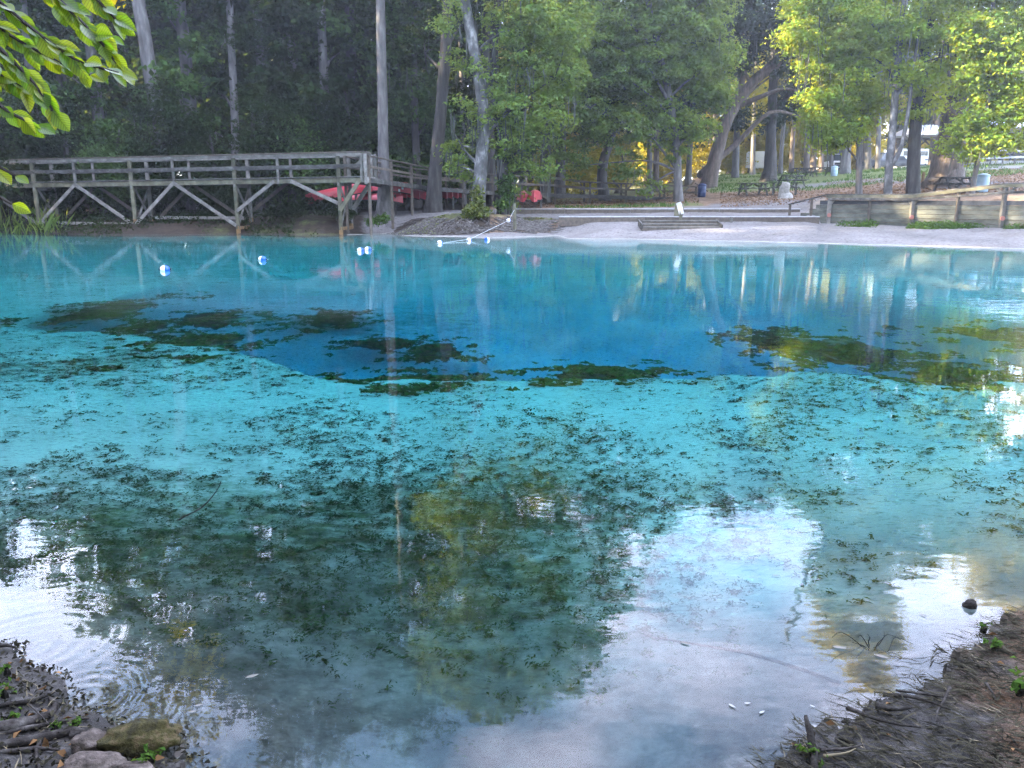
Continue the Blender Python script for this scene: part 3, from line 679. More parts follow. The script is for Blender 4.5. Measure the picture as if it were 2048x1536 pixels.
# ------------------------------------------------------------------ the trees one can tell apart
key_tree('pole_tree', 'tall bare straight grey trunk with a flared foot beside the red canoes', 43.6, [(770, 433), (767, 330), (765, 200), (762, 60), (758, -150), (752, -420), (750, -700)], 22,
         [(700, -620, 3.0), (800, -700, 3.0), (740, -830, 3.2), (680, -780, 2.5), (830, -560, 2.2)], 9000, .22, 'bark_grey', 'lf_forest', .45, 2.1, nlimb=5, moss=20)
key_tree('vine_clad_tree', 'tall leaning trunk at upper left with leafy vines round its lower half', 47, [(343, 440), (330, 300), (303, 160), (287, 60), (274, -20), (250, -250), (225, -600)], 31,
         [(310, 190, .95, -.5), (300, 230, .9, -.6), (330, 240, .8, -.5), (285, 215, .7, -.6), (345, 290, .6, -.5), (330, 180, .6), (220, -420, 3.2), (280, -560, 3.4), (190, -640, 3.2), (330, -330, 2.6), (260, -760, 3)], 15000, .23, 'bark_grey', 'lf_forest', .5, 1.4, nlimb=6, moss=15)
key_tree('slender_tree', 'slender pale trunk rising behind the third bay of the footbridge', 48, [(474, 440), (470, 250), (464, 120), (459, 0), (452, -200), (448, -500)], 17,
         [(480, 330, 1.3), (430, 260, 1.3), (520, 200, 1.6), (410, 170, 1.2), (450, 80, 1.7), (540, 60, 1.8), (450, -380, 3.4), (520, -540, 3.6), (400, -640, 3.4), (540, -300, 3), (470, -740, 3), (560, -660, 3)], 20000, .22, 'bark_grey', 'lf_forest', .5, 1.3, moss=15)
key_tree('dark_tree', 'dark bark trunk between the two groups of red canoes', 45, [(866, 418), (872, 330), (882, 220), (890, 110), (897, 0), (905, -250), (905, -560)], 25,
         [(860, -480, 3.4), (940, -600, 3.4), (880, -700, 3.2), (820, -380, 3), (930, 30, 2.2, 1.5), (850, 100, 2, 1), (870, -30, 2.4, 1.5)], 14000, .22, 'bark_dark', 'lf_forest', .5, 1.9, moss=15)
key_tree('mound_tree', 'lichen spotted tree on the root mound with ivy at its foot', 40.6, [(955, 432), (960, 350), (967, 260), (962, 180), (950, 110), (935, 30), (915, -80), (905, -260), (900, -520)], 27,
         [(925, 290, 1.0), (915, 330, .7), (945, 350, .5), (1005, 290, 1.0), (975, 225, 1.1), (935, 215, .8), (985, 160, 1.2), (930, 120, .8), (1025, 215, 1.1),
          (1050, 120, 1.5), (1000, 60, 1.4), (900, 40, 1.0), (960, -40, 1.8), (1060, 20, 1.8), (900, -180, 2.6), (990, -280, 3.0), (930, -420, 3.2), (1010, -520, 3.0), (880, -620, 2.8), (960, -720, 2.8), (1020, -740, 2.0), (940, -780, 1.6), (1060, -640, 2.2)],
         40000, .20, 'bark_pale', 'lf_mid', .4, 1.25, moss=70, nlimb=14, clump=.42)
key_tree('twin_tree', 'darker lichen trunk standing just right of the ivy foot tree', 41.3, [(1008, 430), (1006, 350), (998, 260), (990, 170), (988, 80), (1000, -40), (1010, -260), (1010, -520)], 22,
         [(1040, 330, 1.0), (1060, 280, 1.1), (1030, 250, .9), (1085, 340, .8), (1090, 230, 1.4), (1110, 150, 1.6), (1120, 50, 1.8), (1080, -80, 2.2), (1060, -330, 3), (1100, -540, 2.8), (1080, -690, 2.2), (1030, 380, .5), (1010, 400, .45)],
         27000, .20, 'bark_dark', 'lf_mid', .4, 1.5, moss=40, clump=.42)
key_tree('broad_tree', 'broad light green tree with low drooping boughs over the ramp', 51, [(1357, 398), (1354, 310), (1345, 230), (1325, 130), (1300, 20), (1270, -150), (1240, -420)], 16,
         [(1180, 210, 2.2), (1240, 140, 2.6), (1300, 100, 2.6), (1370, 130, 2.4), (1415, 190, 1.6), (1400, 250, 1.5), (1330, 240, 2.0), (1250, 260, 2.0), (1270, 330, 1.0), (1300, 370, .75), (1240, 345, .7), (1345, 300, 1.0),
          (1180, 60, 2.8), (1280, 0, 3.0), (1370, 30, 2.6), (1420, 90, 1.8), (1340, -80, 3), (1230, -130, 3.6), (1140, -60, 3.0), (1170, -280, 3.6), (1235, -420, 3.4), (1160, -560, 3.6), (1190, -660, 2.8), (1120, -740, 2.2), (1110, -420, 3.2), (1120, 300, 1.2), (1150, 330, .9), (1210, 100, 2.4, 3), (1330, 60, 2.6, 3), (1400, 150, 2.0, 3), (1270, 190, 2.0, 3), (1130, 150, 2.2, 2), (1100, 60, 2.4, 2), (1060, -40, 2.6, 2), (1420, 20, 2.0, 2), (1440, 120, 1.4, 2), (1440, 190, 1.2, 1), (1170, 260, 1.6, 2), (1400, -60, 2.8), (1370, -170, 2.8), (1310, -230, 3.2), (1430, -130, 2.2, 2), (1450, -50, 1.8)],
         115000, .24, 'bark_grey', 'lf_mid', .4, 1.4, moss=25, nlimb=16, clump=.46, group=None, droop=.25)
key_tree('dark_stub_tree', 'short dark leaning trunk behind the middle of the ramp', 57, [(1210, 388), (1204, 360), (1208, 320), (1225, 260), (1235, 150)], 21, [(1215, 180, 2.2), (1255, 210, 2.0), (1190, 240, 1.6), (1230, 80, 3)], 9000, .24, 'bark_dark', 'lf_oak', .6, 1.3)
key_tree('leaning_oak', 'big leaning oak whose dark limbs reach up to the right behind the picnic tables', 62, [(1416, 380), (1424, 340), (1438, 290), (1452, 245), (1475, 205), (1510, 160), (1550, 130), (1590, 90)], 27,
         [(1450, 60, 3.0), (1520, 20, 3.4), (1590, 50, 3.0), (1440, -30, 3.2), (1520, -90, 3.6), (1600, -70, 3.2), (1480, -180, 3), (1560, -190, 3), (1640, 20, 2.6), (1480, 120, 1.6), (1570, 130, 1.4), (1660, -130, 2.8), (1470, 230, 1.2, 3)],
         38000, .30, 'bark_warm', 'lf_oak', .6, 1.5, moss=70, nlimb=12, clump=.6,
         extra=[([W(1424, 330, 62), W(1400, 350, 63), W(1470, 290, 64), W(1540, 225, 64), W(1600, 235, 65)], .34, .08), ([W(1452, 245, 62), W(1480, 180, 62), W(1500, 90, 62), W(1520, 20, 62)], .3, .1), ([W(1470, 215, 62), W(1530, 190, 61), W(1570, 178, 60.5), W(1600, 185, 60)], .22, .06)])
key_tree('hilltop_oak', 'dark upright oak trunk standing directly behind the picnic tables', 66, [(1537, 362), (1541, 330), (1542, 270), (1545, 200), (1548, 120), (1555, 20)], 21,
         [(1550, 230, 1.5, 1), (1590, 190, 2, 1), (1640, 150, 2.2), (1600, 90, 2.6), (1700, 120, 2.4, 2), (1680, 60, 2.8, 2), (1720, -40, 3), (1650, -110, 3)], 26000, .30, 'bark_dark', 'lf_oak', .6, 2.0, moss=50, clump=.6)
key_tree('thin_grey_tree', 'thin grey trunk left of the pale forked trunk, standing behind the wooden retaining wall', 44, [(1717, 404), (1718, 330), (1720, 250), (1722, 160), (1720, 40), (1715, -120)], 12,
         [(1700, 250, 1.3), (1660, 270, 1.1), (1690, 180, 1.5), (1740, 200, 1.2), (1650, 200, 1.3), (1630, 240, .9), (1700, 90, 1.7), (1640, 120, 1.5), (1610, 70, 1.3), (1690, 0, 2), (1625, 15, 1.5)],
         34000, .19, 'bark_grey', 'lf_bright', .6, 1.2, moss=40, nlimb=12, clump=.42)
key_tree('pale_forked_tree', 'pale birch like trunk that forks above the retaining wall', 42.5, [(1774, 404), (1778, 340), (1784, 270), (1790, 200), (1796, 120), (1802, 40), (1810, -60), (1760, -350), (1730, -600)], 15,
         [(1760, 120, 1.1), (1830, 150, 1.1), (1790, 60, 1.3), (1740, 40, 1.3), (1840, 60, 1.4), (1720, -130, 2.0), (1800, -200, 1.8)],
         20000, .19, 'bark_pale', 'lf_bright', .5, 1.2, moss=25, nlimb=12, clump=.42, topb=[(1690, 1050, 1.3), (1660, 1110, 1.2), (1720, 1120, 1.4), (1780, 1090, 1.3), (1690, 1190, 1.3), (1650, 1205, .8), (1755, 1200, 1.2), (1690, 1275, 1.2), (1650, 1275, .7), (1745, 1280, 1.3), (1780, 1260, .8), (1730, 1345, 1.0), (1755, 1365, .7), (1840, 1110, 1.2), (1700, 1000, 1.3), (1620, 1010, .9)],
         extra=[([W(1783, 330, 42.5), W(1800, 300, 42.3), W(1812, 250, 42.2), W(1822, 180, 42), W(1832, 100, 42), W(1845, 0, 42)], .13, .05)])
key_tree('dark_upright_tree', 'dark upright trunk between the pale forked trunk and the giant flared trunk', 43, [(1825, 398), (1827, 340), (1830, 270), (1838, 200), (1850, 110), (1862, 0), (1870, -200)], 25,
         [(1870, 190, 1.3), (1830, 220, .9), (1880, 110, 1.5), (1820, -20, 1.8), (1890, -60, 2.4), (1850, -200, 2.6), (1900, -330, 2.4), (1840, -420, 2.2)], 20000, .20, 'bark_dark', 'lf_bright', .55, 1.15, moss=30, clump=.42)
key_tree('giant_flared_tree', 'huge flared trunk on the slope right of centre between wall and pavilions', 47, [(1886, 384), (1892, 350), (1900, 300), (1908, 240), (1914, 160), (1918, 60), (1922, -80), (1930, -300)], 52,
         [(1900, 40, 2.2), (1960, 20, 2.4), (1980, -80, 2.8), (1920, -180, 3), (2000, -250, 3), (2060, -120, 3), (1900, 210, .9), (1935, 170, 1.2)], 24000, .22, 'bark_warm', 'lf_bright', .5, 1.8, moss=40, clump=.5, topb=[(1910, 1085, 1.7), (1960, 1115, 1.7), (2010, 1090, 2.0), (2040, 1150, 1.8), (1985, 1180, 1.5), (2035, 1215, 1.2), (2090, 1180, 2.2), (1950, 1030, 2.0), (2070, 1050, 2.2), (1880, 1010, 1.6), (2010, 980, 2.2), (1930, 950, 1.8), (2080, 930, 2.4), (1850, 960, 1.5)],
         extra=[([W(1900, 330, 47), W(1918, 270, 46.8), W(1928, 200, 46.6), W(1938, 120, 46.5), W(1950, 20, 46.5)], .3, .12)])
key_tree('leaning_sapling', 'thin leaning trunk with bright green leaves near the right edge', 40.5, [(1942, 405), (1950, 350), (1962, 290), (1972, 230), (1978, 150), (1985, 60), (1990, -80)], 9.5,
         [(1960, 240, 1.1), (1995, 190, 1.3), (2030, 130, 1.6), (1945, 150, 1.1), (1985, 280, .95), (1940, 300, .65), (2035, 225, 1.2), (1925, 260, .7), (2000, 90, 1.5), (1950, 60, 1.3), (2050, 30, 1.8), (1960, -40, 1.8), (1900, 290, .5), (1970, 310, .5), (2040, 280, .7)],
         32000, .19, 'bark_grey', 'lf_bright', .6, 1.2, moss=10, nlimb=12, clump=.40)
# trees nearby on the hill: (base px, d, lean px, width px)
HILL = [(1470, 75, 8, 13, 250), (1300, 63, -2, 11, 180), (1312, 70, 4, 9, 150), (1190, 76, 4, 8, 150), (1204, 78, 0, 8, 140), (1120, 64, 4, 20, 150), (1090, 56, 3, 22, 120), (982, 52, -5, 24, 60),
        (1560, 80, 12, 8, 200), (1582, 82, 10, 9, 200), (1612, 80, 8, 11, 220), (1642, 84, 4, 9, 200), (1690, 74, 9, 18, 160), (1662, 92, 3, 8, 200), (1735, 88, 2, 12, 180), (1755, 84, 6, 9, 200), (1870, 86, 12, 22, 180), (1430, 88, 4, 12, 200), (1505, 84, 5, 9, 200)]
HL = ['grey trunk just right of the leaning oak foot', 'pale trunk behind the right ramp bay', 'thinner trunk close right of the pale one behind the ramp', 'left one of the thin twin trunks beyond the ramp middle', 'right one of the thin twin trunks beyond the ramp middle', 'dark stout trunk behind the left ramp bays', 'dark trunk beside the end on canoes', 'dark trunk between the mound trees',
      'thin trunk immediately right of the hilltop oak', 'second thin trunk right of the hilltop oak', 'third trunk right of the hilltop oak, leaning slightly', 'fourth trunk right of the hilltop oak near the crest bin', 'stout grey trunk right of the white parked car', 'slim trunk behind the white parked car', 'trunk left of the dark pickup', 'slim trunk above the dark pickup', 'broad trunk under the left pavilion eave', 'trunk left of the leaning oak', 'slim trunk beside the half hidden trailer']
for i, (px, d, ln, w, yc) in enumerate(HILL):
    gz = ground_z(U(px, d), d); yb = 396 - (gz-CAM_H)*1640/d
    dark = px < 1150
    bl = [(px+ln*1.5+random.uniform(-40, 40), yc-random.uniform(-20, 330), random.uniform(1.6, 3.0)) for k in range(9)]
    key_tree('hill_tree', HL[i], d, [(px, yb), (px+ln*.3, yb-60), (px+ln, yb-170), (px+ln*1.6, yb-350), (px+ln*1.6, yb-520)], w, bl, 6500, .30,
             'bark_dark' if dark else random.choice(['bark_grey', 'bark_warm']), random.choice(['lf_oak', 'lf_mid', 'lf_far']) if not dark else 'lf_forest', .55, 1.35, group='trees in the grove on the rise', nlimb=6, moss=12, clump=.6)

# ------------------------------------------------------------------ shared forest trees
def forest_kind(h, rad, low, n, leaf, bark, size=.34, seed=0, cl=.75, per=40):
    org = (0, 0, 0); blobs = []
    k = int(h/1.5)
    for i in range(k):
        z = low + (h-low)*(i+.5)/k; r = rad*(.65+.5*random.random())*(1 - .45*max(0, (z/h-.65)/.35))
        a = random.uniform(0, 6.28); o = random.uniform(.2, .9)*rad*.6
        blobs.append((math.cos(a)*o, math.sin(a)*o, z, r*.8, r*.8, r*.55))
    P = [Vector((0, 0, 0)), Vector((random.uniform(-.2, .2), 0, h*.3)), Vector((random.uniform(-.5, .5), .2, h*.65)), Vector((random.uniform(-.7, .7), 0, h*.93))]
    limbs = [(limb_to(on_path(P, max(1, b[2]-1.2)), b[:3]), .09, .02) for b in blobs[::2]]
    tm = trunk_mb(P, random.uniform(.22, .36), .08, 1.5, .12, 9, limbs, sub=4).mesh('trunk', M[bark], True)
    return tm, crown_mesh('crown', blobs, n, size, M[leaf], clump=cl, per=per)
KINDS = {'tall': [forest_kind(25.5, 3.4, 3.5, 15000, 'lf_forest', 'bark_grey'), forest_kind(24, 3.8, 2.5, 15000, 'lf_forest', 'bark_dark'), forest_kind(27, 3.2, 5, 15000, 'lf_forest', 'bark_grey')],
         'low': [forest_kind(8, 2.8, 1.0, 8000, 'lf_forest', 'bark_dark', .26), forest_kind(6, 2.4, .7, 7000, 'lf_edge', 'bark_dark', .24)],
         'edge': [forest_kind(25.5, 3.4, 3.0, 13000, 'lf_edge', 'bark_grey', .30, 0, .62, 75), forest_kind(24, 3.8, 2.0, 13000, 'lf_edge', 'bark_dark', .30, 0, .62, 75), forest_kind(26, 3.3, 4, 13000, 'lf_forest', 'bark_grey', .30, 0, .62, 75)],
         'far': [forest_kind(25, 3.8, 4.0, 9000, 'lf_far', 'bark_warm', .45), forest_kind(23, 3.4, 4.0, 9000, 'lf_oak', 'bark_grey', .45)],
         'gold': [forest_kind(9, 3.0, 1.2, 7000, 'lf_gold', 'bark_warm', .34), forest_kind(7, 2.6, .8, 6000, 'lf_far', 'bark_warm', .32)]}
def plant(kind, x, y, name, label, group, s=1.0, cat='tree', sz=None):
    tm, cm = random.choice(KINDS[kind]); r = empty(name, (x, y, ground_z(x, y)-.05), label, cat, group, random.uniform(0, 6.28))
    r.scale = (s, s, sz or s*random.uniform(.92, 1.08)); link('trunk', tm, None, r); link('crown', cm, None, r); return r
def place(px):
    tab = [(-400, 'beyond the left frame edge, outermost'), (-260, 'beyond the left frame edge, second'), (-160, 'beyond the left frame edge, third'), (-90, 'just outside the left frame edge'), (0, 'behind the leaves at the left frame edge'), (60, 'behind the hanging leaves over the first bridge bay'), (120, 'behind the second rail post from the left'), (190, 'left of the vine clad tree'), (380, 'right of the vine clad tree'), (500, 'just right of the slender pale trunk'), (580, 'above the third bridge bay brace'), (640, 'left of the bridge end'), (700, 'directly above the bridge end'), (780, 'between pole tree and dark canoe trunk'), (825, 'close left of the dark canoe trunk'), (900, 'between dark canoe trunk and mound tree'), (1030, 'behind the twin trunk of the mound')]
    return min(tab, key=lambda t: abs(t[0]-px) if px >= t[0] else abs(t[0]-px)+60)[1]
# dark forest on the left bank, three rows deep
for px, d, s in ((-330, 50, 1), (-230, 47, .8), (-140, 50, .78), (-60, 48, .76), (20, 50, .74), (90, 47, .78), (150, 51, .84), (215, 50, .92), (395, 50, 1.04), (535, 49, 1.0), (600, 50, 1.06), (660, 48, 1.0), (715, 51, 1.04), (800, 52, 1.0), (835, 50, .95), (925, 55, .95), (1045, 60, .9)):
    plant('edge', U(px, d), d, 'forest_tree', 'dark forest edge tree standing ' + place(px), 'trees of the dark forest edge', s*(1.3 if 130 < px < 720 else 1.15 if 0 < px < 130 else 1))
for k in range(20):
    d = random.uniform(57, 66); px = -420 + k*74 + random.uniform(-20, 20)
    if px < 960: plant('tall', U(px, d), d, 'deep_forest_tree', 'tall shadowed forest tree deeper in the wood behind the front row', 'trees deep in the dark forest', random.uniform(.9, 1.1)*(.8 if px < 180 else 1))
for k in range(16):
    d = random.uniform(70, 82); px = -420 + k*92 + random.uniform(-20, 20)
    if px < 1000: plant('tall', U(px, d), d, 'deep_forest_tree', 'tall shadowed forest tree deeper in the wood behind the front row', 'trees deep in the dark forest', random.uniform(1.0, 1.15)*(.85 if px < 180 else 1))
# understory behind the bridge
for px, d, s in ((-260, 45.5, .8), (-120, 46, .9), (-20, 45.5, .75), (70, 45, .7), (140, 46, .8), (205, 45, .62), (300, 45.4, .55), (380, 46, .8), (430, 45, .6), (520, 45, .8), (585, 46, .85), (640, 47, .8), (700, 48, .85), (790, 52, .8), (850, 54, .8), (905, 57, .8), (560, 46.5, .7), (250, 47, .8)):
    plant('low', U(px, d), d, 'understory_tree', 'small bushy dark tree crowding the bank under the tall forest', 'bushy small trees under the forest', s)
for k in range(14):
    d = random.uniform(52, 60); px = -350 + k*92 + random.uniform(-30, 30)
    plant('low', U(px, d), d, 'understory_tree', 'small bushy dark tree crowding the bank under the tall forest', 'bushy small trees under the forest', random.uniform(.8, 1.1))
# sunlit far trees beyond the lawn
for k in range(15):
    px = 960 + k*84 + random.uniform(-16, 16); d = random.uniform(88, 104)
    plant('far', U(px, d), d, 'far_grove_tree', 'far hazy tree in the bright wood beyond the lawn and cars', 'far trees beyond the lawn', random.uniform(.72, 1.0))
for px, d, s_ in ((1060, 68, .95), (1130, 74, 1.0), (1310, 78, 1.0), (1375, 72, .9)):
    plant('far', U(px, d), d, 'far_grove_tree', 'far hazy tree in the bright wood beyond the lawn and cars', 'far trees beyond the lawn', s_)
for k in range(12):
    px = 980 + k*104 + random.uniform(-16, 16); d = random.uniform(108, 118)
    plant('far', U(px, d), d, 'far_grove_tree', 'far hazy tree in the bright wood beyond the lawn and cars', 'far trees beyond the lawn', random.uniform(.8, 1.05))
for px, d, s in ((1165, 70, .7), (1200, 73, .8), (1235, 74, .75), (1080, 68, .6), (1130, 80, .9), (1020, 72, .7), (1290, 84, .8), (1340, 86, .8), (1400, 90, .8), (1455, 92, .75), (1500, 94, .75), (1550, 98, .8), (1600, 100, .8), (1680, 104, .7), (1725, 104, .8), (1790, 108, .8), (1850, 108, .8), (1930, 104, .8), (1990, 100, .8), (2060, 98, .9), (960, 78, .8), (1250, 96, .9)):
    plant('gold', U(px, d), d, 'sunlit_bush', 'yellow green sunlit bush at the far edge of the lawn', 'sunlit bushes at the far edge of the lawn', s, 'bush')
# trees on the side banks, outside the frame left and right, that shade the spring and stand in its mirror
for x, y, s in ((-31, 33, .8), (-36, 24, .85), (-34, 14, .75), (-27, 40, .75), (31, 21, .75), (26, 9, .65), (27, 33, .72), (29, 27, .75), (-24, 4, .8)):
    plant('tall', x, y, 'side_shade_tree', 'unseen tall tree added to keep low sun off the spring', 'trees on the side banks', s)

# woods behind the camera and along the near shore: out of view, added to cut sky light on banks and bed
for x, y, s in ((-4, -7, .9), (3, -8, .95), (9, -6, .9), (-10, -5, .9), (-16, -2, .9), (15, -3, .9), (21, 1, .85), (-22, -1, .9), (-7, -14, 1), (0, -15, 1), (7, -14, 1), (14, -12, 1), (-14, -12, 1), (-28, 8, .85), (28, 15, .8), (24, -8, 1), (-24, -10, 1), (-31, 20, .85)):
    plant('tall', x, y, 'near_shade_tree', 'unseen tall tree added in the near shore wood for shade', 'trees of the near shore wood', s)
for x, y, s in ((-38, 30, 1.1), (-40, 22, 1.1), (-39, 14, 1.1), (-37, 6, 1.1), (-46, 34, 1.15), (-47, 26, 1.15), (-48, 18, 1.15), (-46, 10, 1.15), (-44, 2, 1.1), (-55, 30, 1.2), (-56, 20, 1.2), (-55, 40, 1.2), (-54, 10, 1.2), (-43, 41, 1.15), (-50, 46, 1.15), (-34, 0, 1.1), (-62, 36, 1.2), (-64, 25, 1.2), (-40, -6, 1.15), (-45, -14, 1.2), (-33, -10, 1.15), (-50, -5, 1.2), (-30, -17, 1.15), (-22, -20, 1.15), (-56, -12, 1.2), (-38, -20, 1.2)):  # unseen blockers, widened to keep low sun off the pool and haze
    plant('edge', x, y, 'side_shade_tree', 'unseen tall tree added to keep low sun off the spring', 'trees on the side banks', s*1.5, sz=s)
# far wood that closes the view
def far_wood():
    az = rng.uniform(-.85, .85, 5200); d = rng.uniform(124, 150, 5200); h = rng.random(5200)**1.2*np.where(az < .02, 24, 16)
    x = np.sin(az)*d/np.cos(az)*.98; y = d
    P, N = [], []
    z = far_land(x, y)
    c = np.stack([x, y, z+h], -1)
    p = (c[:, None, :] + rng.normal(size=(5200, 8, 3))*[1.5, 1.0, 1.1]).reshape(-1, 3); n = rng.normal(size=p.shape)*.6 + [0, -.3, .6]
    Vv, Ff = leaf_cards(p, n, 1.15, .7)
    tag(link('far_wood', np_mesh('far_wood', Vv, Ff, M['lf_far'])), 'hazy mass of far woodland closing the view', 'woods', None, 'stuff')
far_wood()

# ------------------------------------------------------------------ haze standing in for veiling lens glare
HAZE = True
if HAZE:
    m, nt, out = new_mat('glare_haze'); pv = nd(nt, 'ShaderNodeVolumePrincipled')
    pv.inputs['Color'].default_value = (.86, .92, 1.0, 1); pv.inputs['Density'].default_value = .0015; pv.inputs['Anisotropy'].default_value = .74
    nt.links.new(pv.outputs[0], out.inputs['Volume'])
    hb = MB(); x0, x1, y0, y1, z0, z1 = -500, 500, -490, 490, -11, 46
    hb.add([(x0, y0, z1), (x1, y0, z1), (x1, y1, z1), (x0, y1, z1), (x0, y0, z0), (x1, y0, z0), (x1, y1, z0), (x0, y1, z0)],
           [(0, 1, 2, 3), (7, 6, 5, 4), (0, 4, 5, 1), (1, 5, 6, 2), (2, 6, 7, 3), (3, 7, 4, 0)])
    tag(hb.build('haze', m), 'thin bluish haze standing in for veiling lens glare over the spring', 'haze', None, 'stuff')
# ================================================================== FOOTBRIDGE
BA, BB = W(-120, 463, 43.6), W(733, 463, 39.2)
def bx(px):                                           # point of the bridge front line below that pixel column (xy)
    a, b = Vector((U(-120, 43.6), 43.6)), Vector((U(733, 39.2), 39.2)); lo, hi = 0, 1
    for _ in range(40):
        m = (lo+hi)/2; p = a.lerp(b, m); q = p.x/p.y*1643+1024
        if q < px: lo = m
        else: hi = m
    return a.lerp(b, lo)
bdir = (bx(700)-bx(0)).normalized(); bnor = Vector((-bdir.y, bdir.x)); BW = 1.35      # deck width
def bp(px, z, off=0.0):
    p = bx(px) + bnor*off; return Vector((p.x, p.y, z))
def deck_z(px): return 2.52 + .22*np.interp(px, [0, 733], [0, 1])
bo = bp(330, 0)
bridge = empty('footbridge', bo, 'weathered grey timber footbridge on tall braced posts over the left shore', 'bridge')
def bar(name, a, b, w, h, mat, up=(0, 0, 1), par=None, o=None):
    return MB(bo if o is None else o).beam(a, b, w, h, up).build(name, M[mat], bridge if par is None else par)
tall = [-125, 72, 266, 472, 679]; short = [-28, 156, 352, 560, 726]
for off in (0, BW):
    for px in tall:
        p = bp(px, 0, off); g = ground_z(p.x, p.y)
        top = deck_z(px)+(1.10 if off == 0 else 1.08)
        bar('post', Vector((p.x, p.y, min(g, 0)-.9)), Vector((p.x, p.y, top)), .17, .17, 'wood_green' if off == 0 else 'wood', (0, 1, 0))
        bar('stain_band', Vector((p.x, p.y, min(g, 0)-.3)), Vector((p.x, p.y, max(g, 0)+.22)), .178, .178, 'wood_orange', (0, 1, 0))
    for px in short: bar('rail_post', bp(px, deck_z(px)-.28, off-.06 if off == 0 else off), bp(px, deck_z(px)+1.07, off-.06 if off == 0 else off), .12, .12, 'brace_wood' if off else 'wood', (0, 1, 0))
    P = tall + short; P.sort(); P = P if off == 0 else P
    for a, b in zip(P, P[1:]):
        if off == 0 or True:
            bar('top_rail', bp(a, deck_z(a)+1.13, off-.02), bp(b, deck_z(b)+1.13, off-.02), .20, .05, 'wood_brown')
            bar('rail_board', bp(a, deck_z(a)+1.02, off-.13 if off == 0 else off-.09), bp(b, deck_z(b)+1.02, off-.13 if off == 0 else off-.09), .04, .12, 'wood')
            bar('mid_rail', bp(a, deck_z(a)+.50, off-.13 if off == 0 else off-.09), bp(b, deck_z(b)+.50, off-.13 if off == 0 else off-.09), .04, .15, 'wood_dark')
    for a, b in zip(tall, tall[1:]+[733]): bar('deck_beam', bp(a, deck_z(a)-.16, off-.04), bp(b, deck_z(b)-.16, off-.04), .06, .22, 'wood_dark' if off else 'wood_green')
# deck boards: ends show as a row of teeth
db = MB(bo); n = 150; a0 = bp(-125, 0); L_ = (bx(733)-bx(-125)).length; odd = []
for k in range(n):
    t = (k+.5)/n; px = -125 + t*858; c = Vector((*(bx(-125)+bdir*L_*t), deck_z(px)))
    a = c + Vector((*(-bnor*.12), 0)); b = c + Vector((*(bnor*(BW+.1)), 0))
    db.beam(a, b, L_/n*.86, .045)
tag(db.build('deck_boards', M['wood'], bridge), kind='stuff')
# braces of the front and back frames
def brace(p1, p2, off, w=.045, h=.17, mat='brace_wood'): bar('brace', bp(p1[0], p1[1], off), bp(p2[0], p2[1], off), w, h, mat)
for px in (72, 266, 472):
    for sgn, mid in ((-1, short[tall.index(px)-1]), (1, short[tall.index(px)])):
        zb = .42 if not (px == 472 and sgn == 1) else 1.12
        for off in (-.11, BW+.11): brace((px+sgn*2, zb), (mid - sgn*8 if px == 472 and sgn == 1 else mid, deck_z(mid)-.16), off, mat='brace_wood' if off < 0 else 'wood_brown')
brace((677, 1.50), (585, deck_z(585)-.16), -.11); brace((681, 1.15), (724, deck_z(724)-.14), -.15, .06, .2, 'wood_green'); brace((681, 1.15), (724, deck_z(724)-.14), BW+.1, .06, .2, 'wood')
bar('tie_beam', bp(74, .50, -.13), bp(262, .44, -.13), .05, .15, 'brace_wood'); bar('tie_beam', bp(290, .76, BW*.5), bp(470, .76, BW*.5), .05, .15, 'brace_wood')
for px in tall[1:]:
    a, b = bp(px+3, .42, 0), bp(px+3, .42, BW)
    bar('cross_brace', bp(px+1, .5, .05), bp(px+1, 2.25, BW-.05), .04, .13, 'wood'); bar('cross_brace', bp(px+2, 2.3, .05), bp(px+2, .55, BW-.05), .04, .13, 'wood')
    bar('foot_tie', bp(px+2, .30, -.1), bp(px+2, .30, BW+.1), .06, .16, 'wood_orange')
    bar('cap_beam', bp(px, deck_z(px)-.34, -.1), bp(px, deck_z(px)-.34, BW+.15), .10, .16, 'wood')
bar('end_post', bp(734, deck_z(733)-.35, .0), bp(734, deck_z(733)+1.05, .0), .15, .15, 'brace_wood', (0, 1, 0)); bar('end_post', bp(734, deck_z(733)-.35, BW), bp(734, deck_z(733)+1.08, BW), .15, .15, 'wood', (0, 1, 0))
bar('top_rail', bp(734, deck_z(733)+1.13, -.05), bp(734, deck_z(733)+1.13, BW*.35), .20, .05, 'wood_brown'); bar('end_fascia', bp(735, deck_z(733)-.15, -.1), bp(735, deck_z(733)-.15, BW+.1), .05, .26, 'brace_wood')
bar('corner_brace', bp(692, deck_z(700)+.55, BW), bp(716, deck_z(733)+1.0, BW), .05, .14, 'wood')

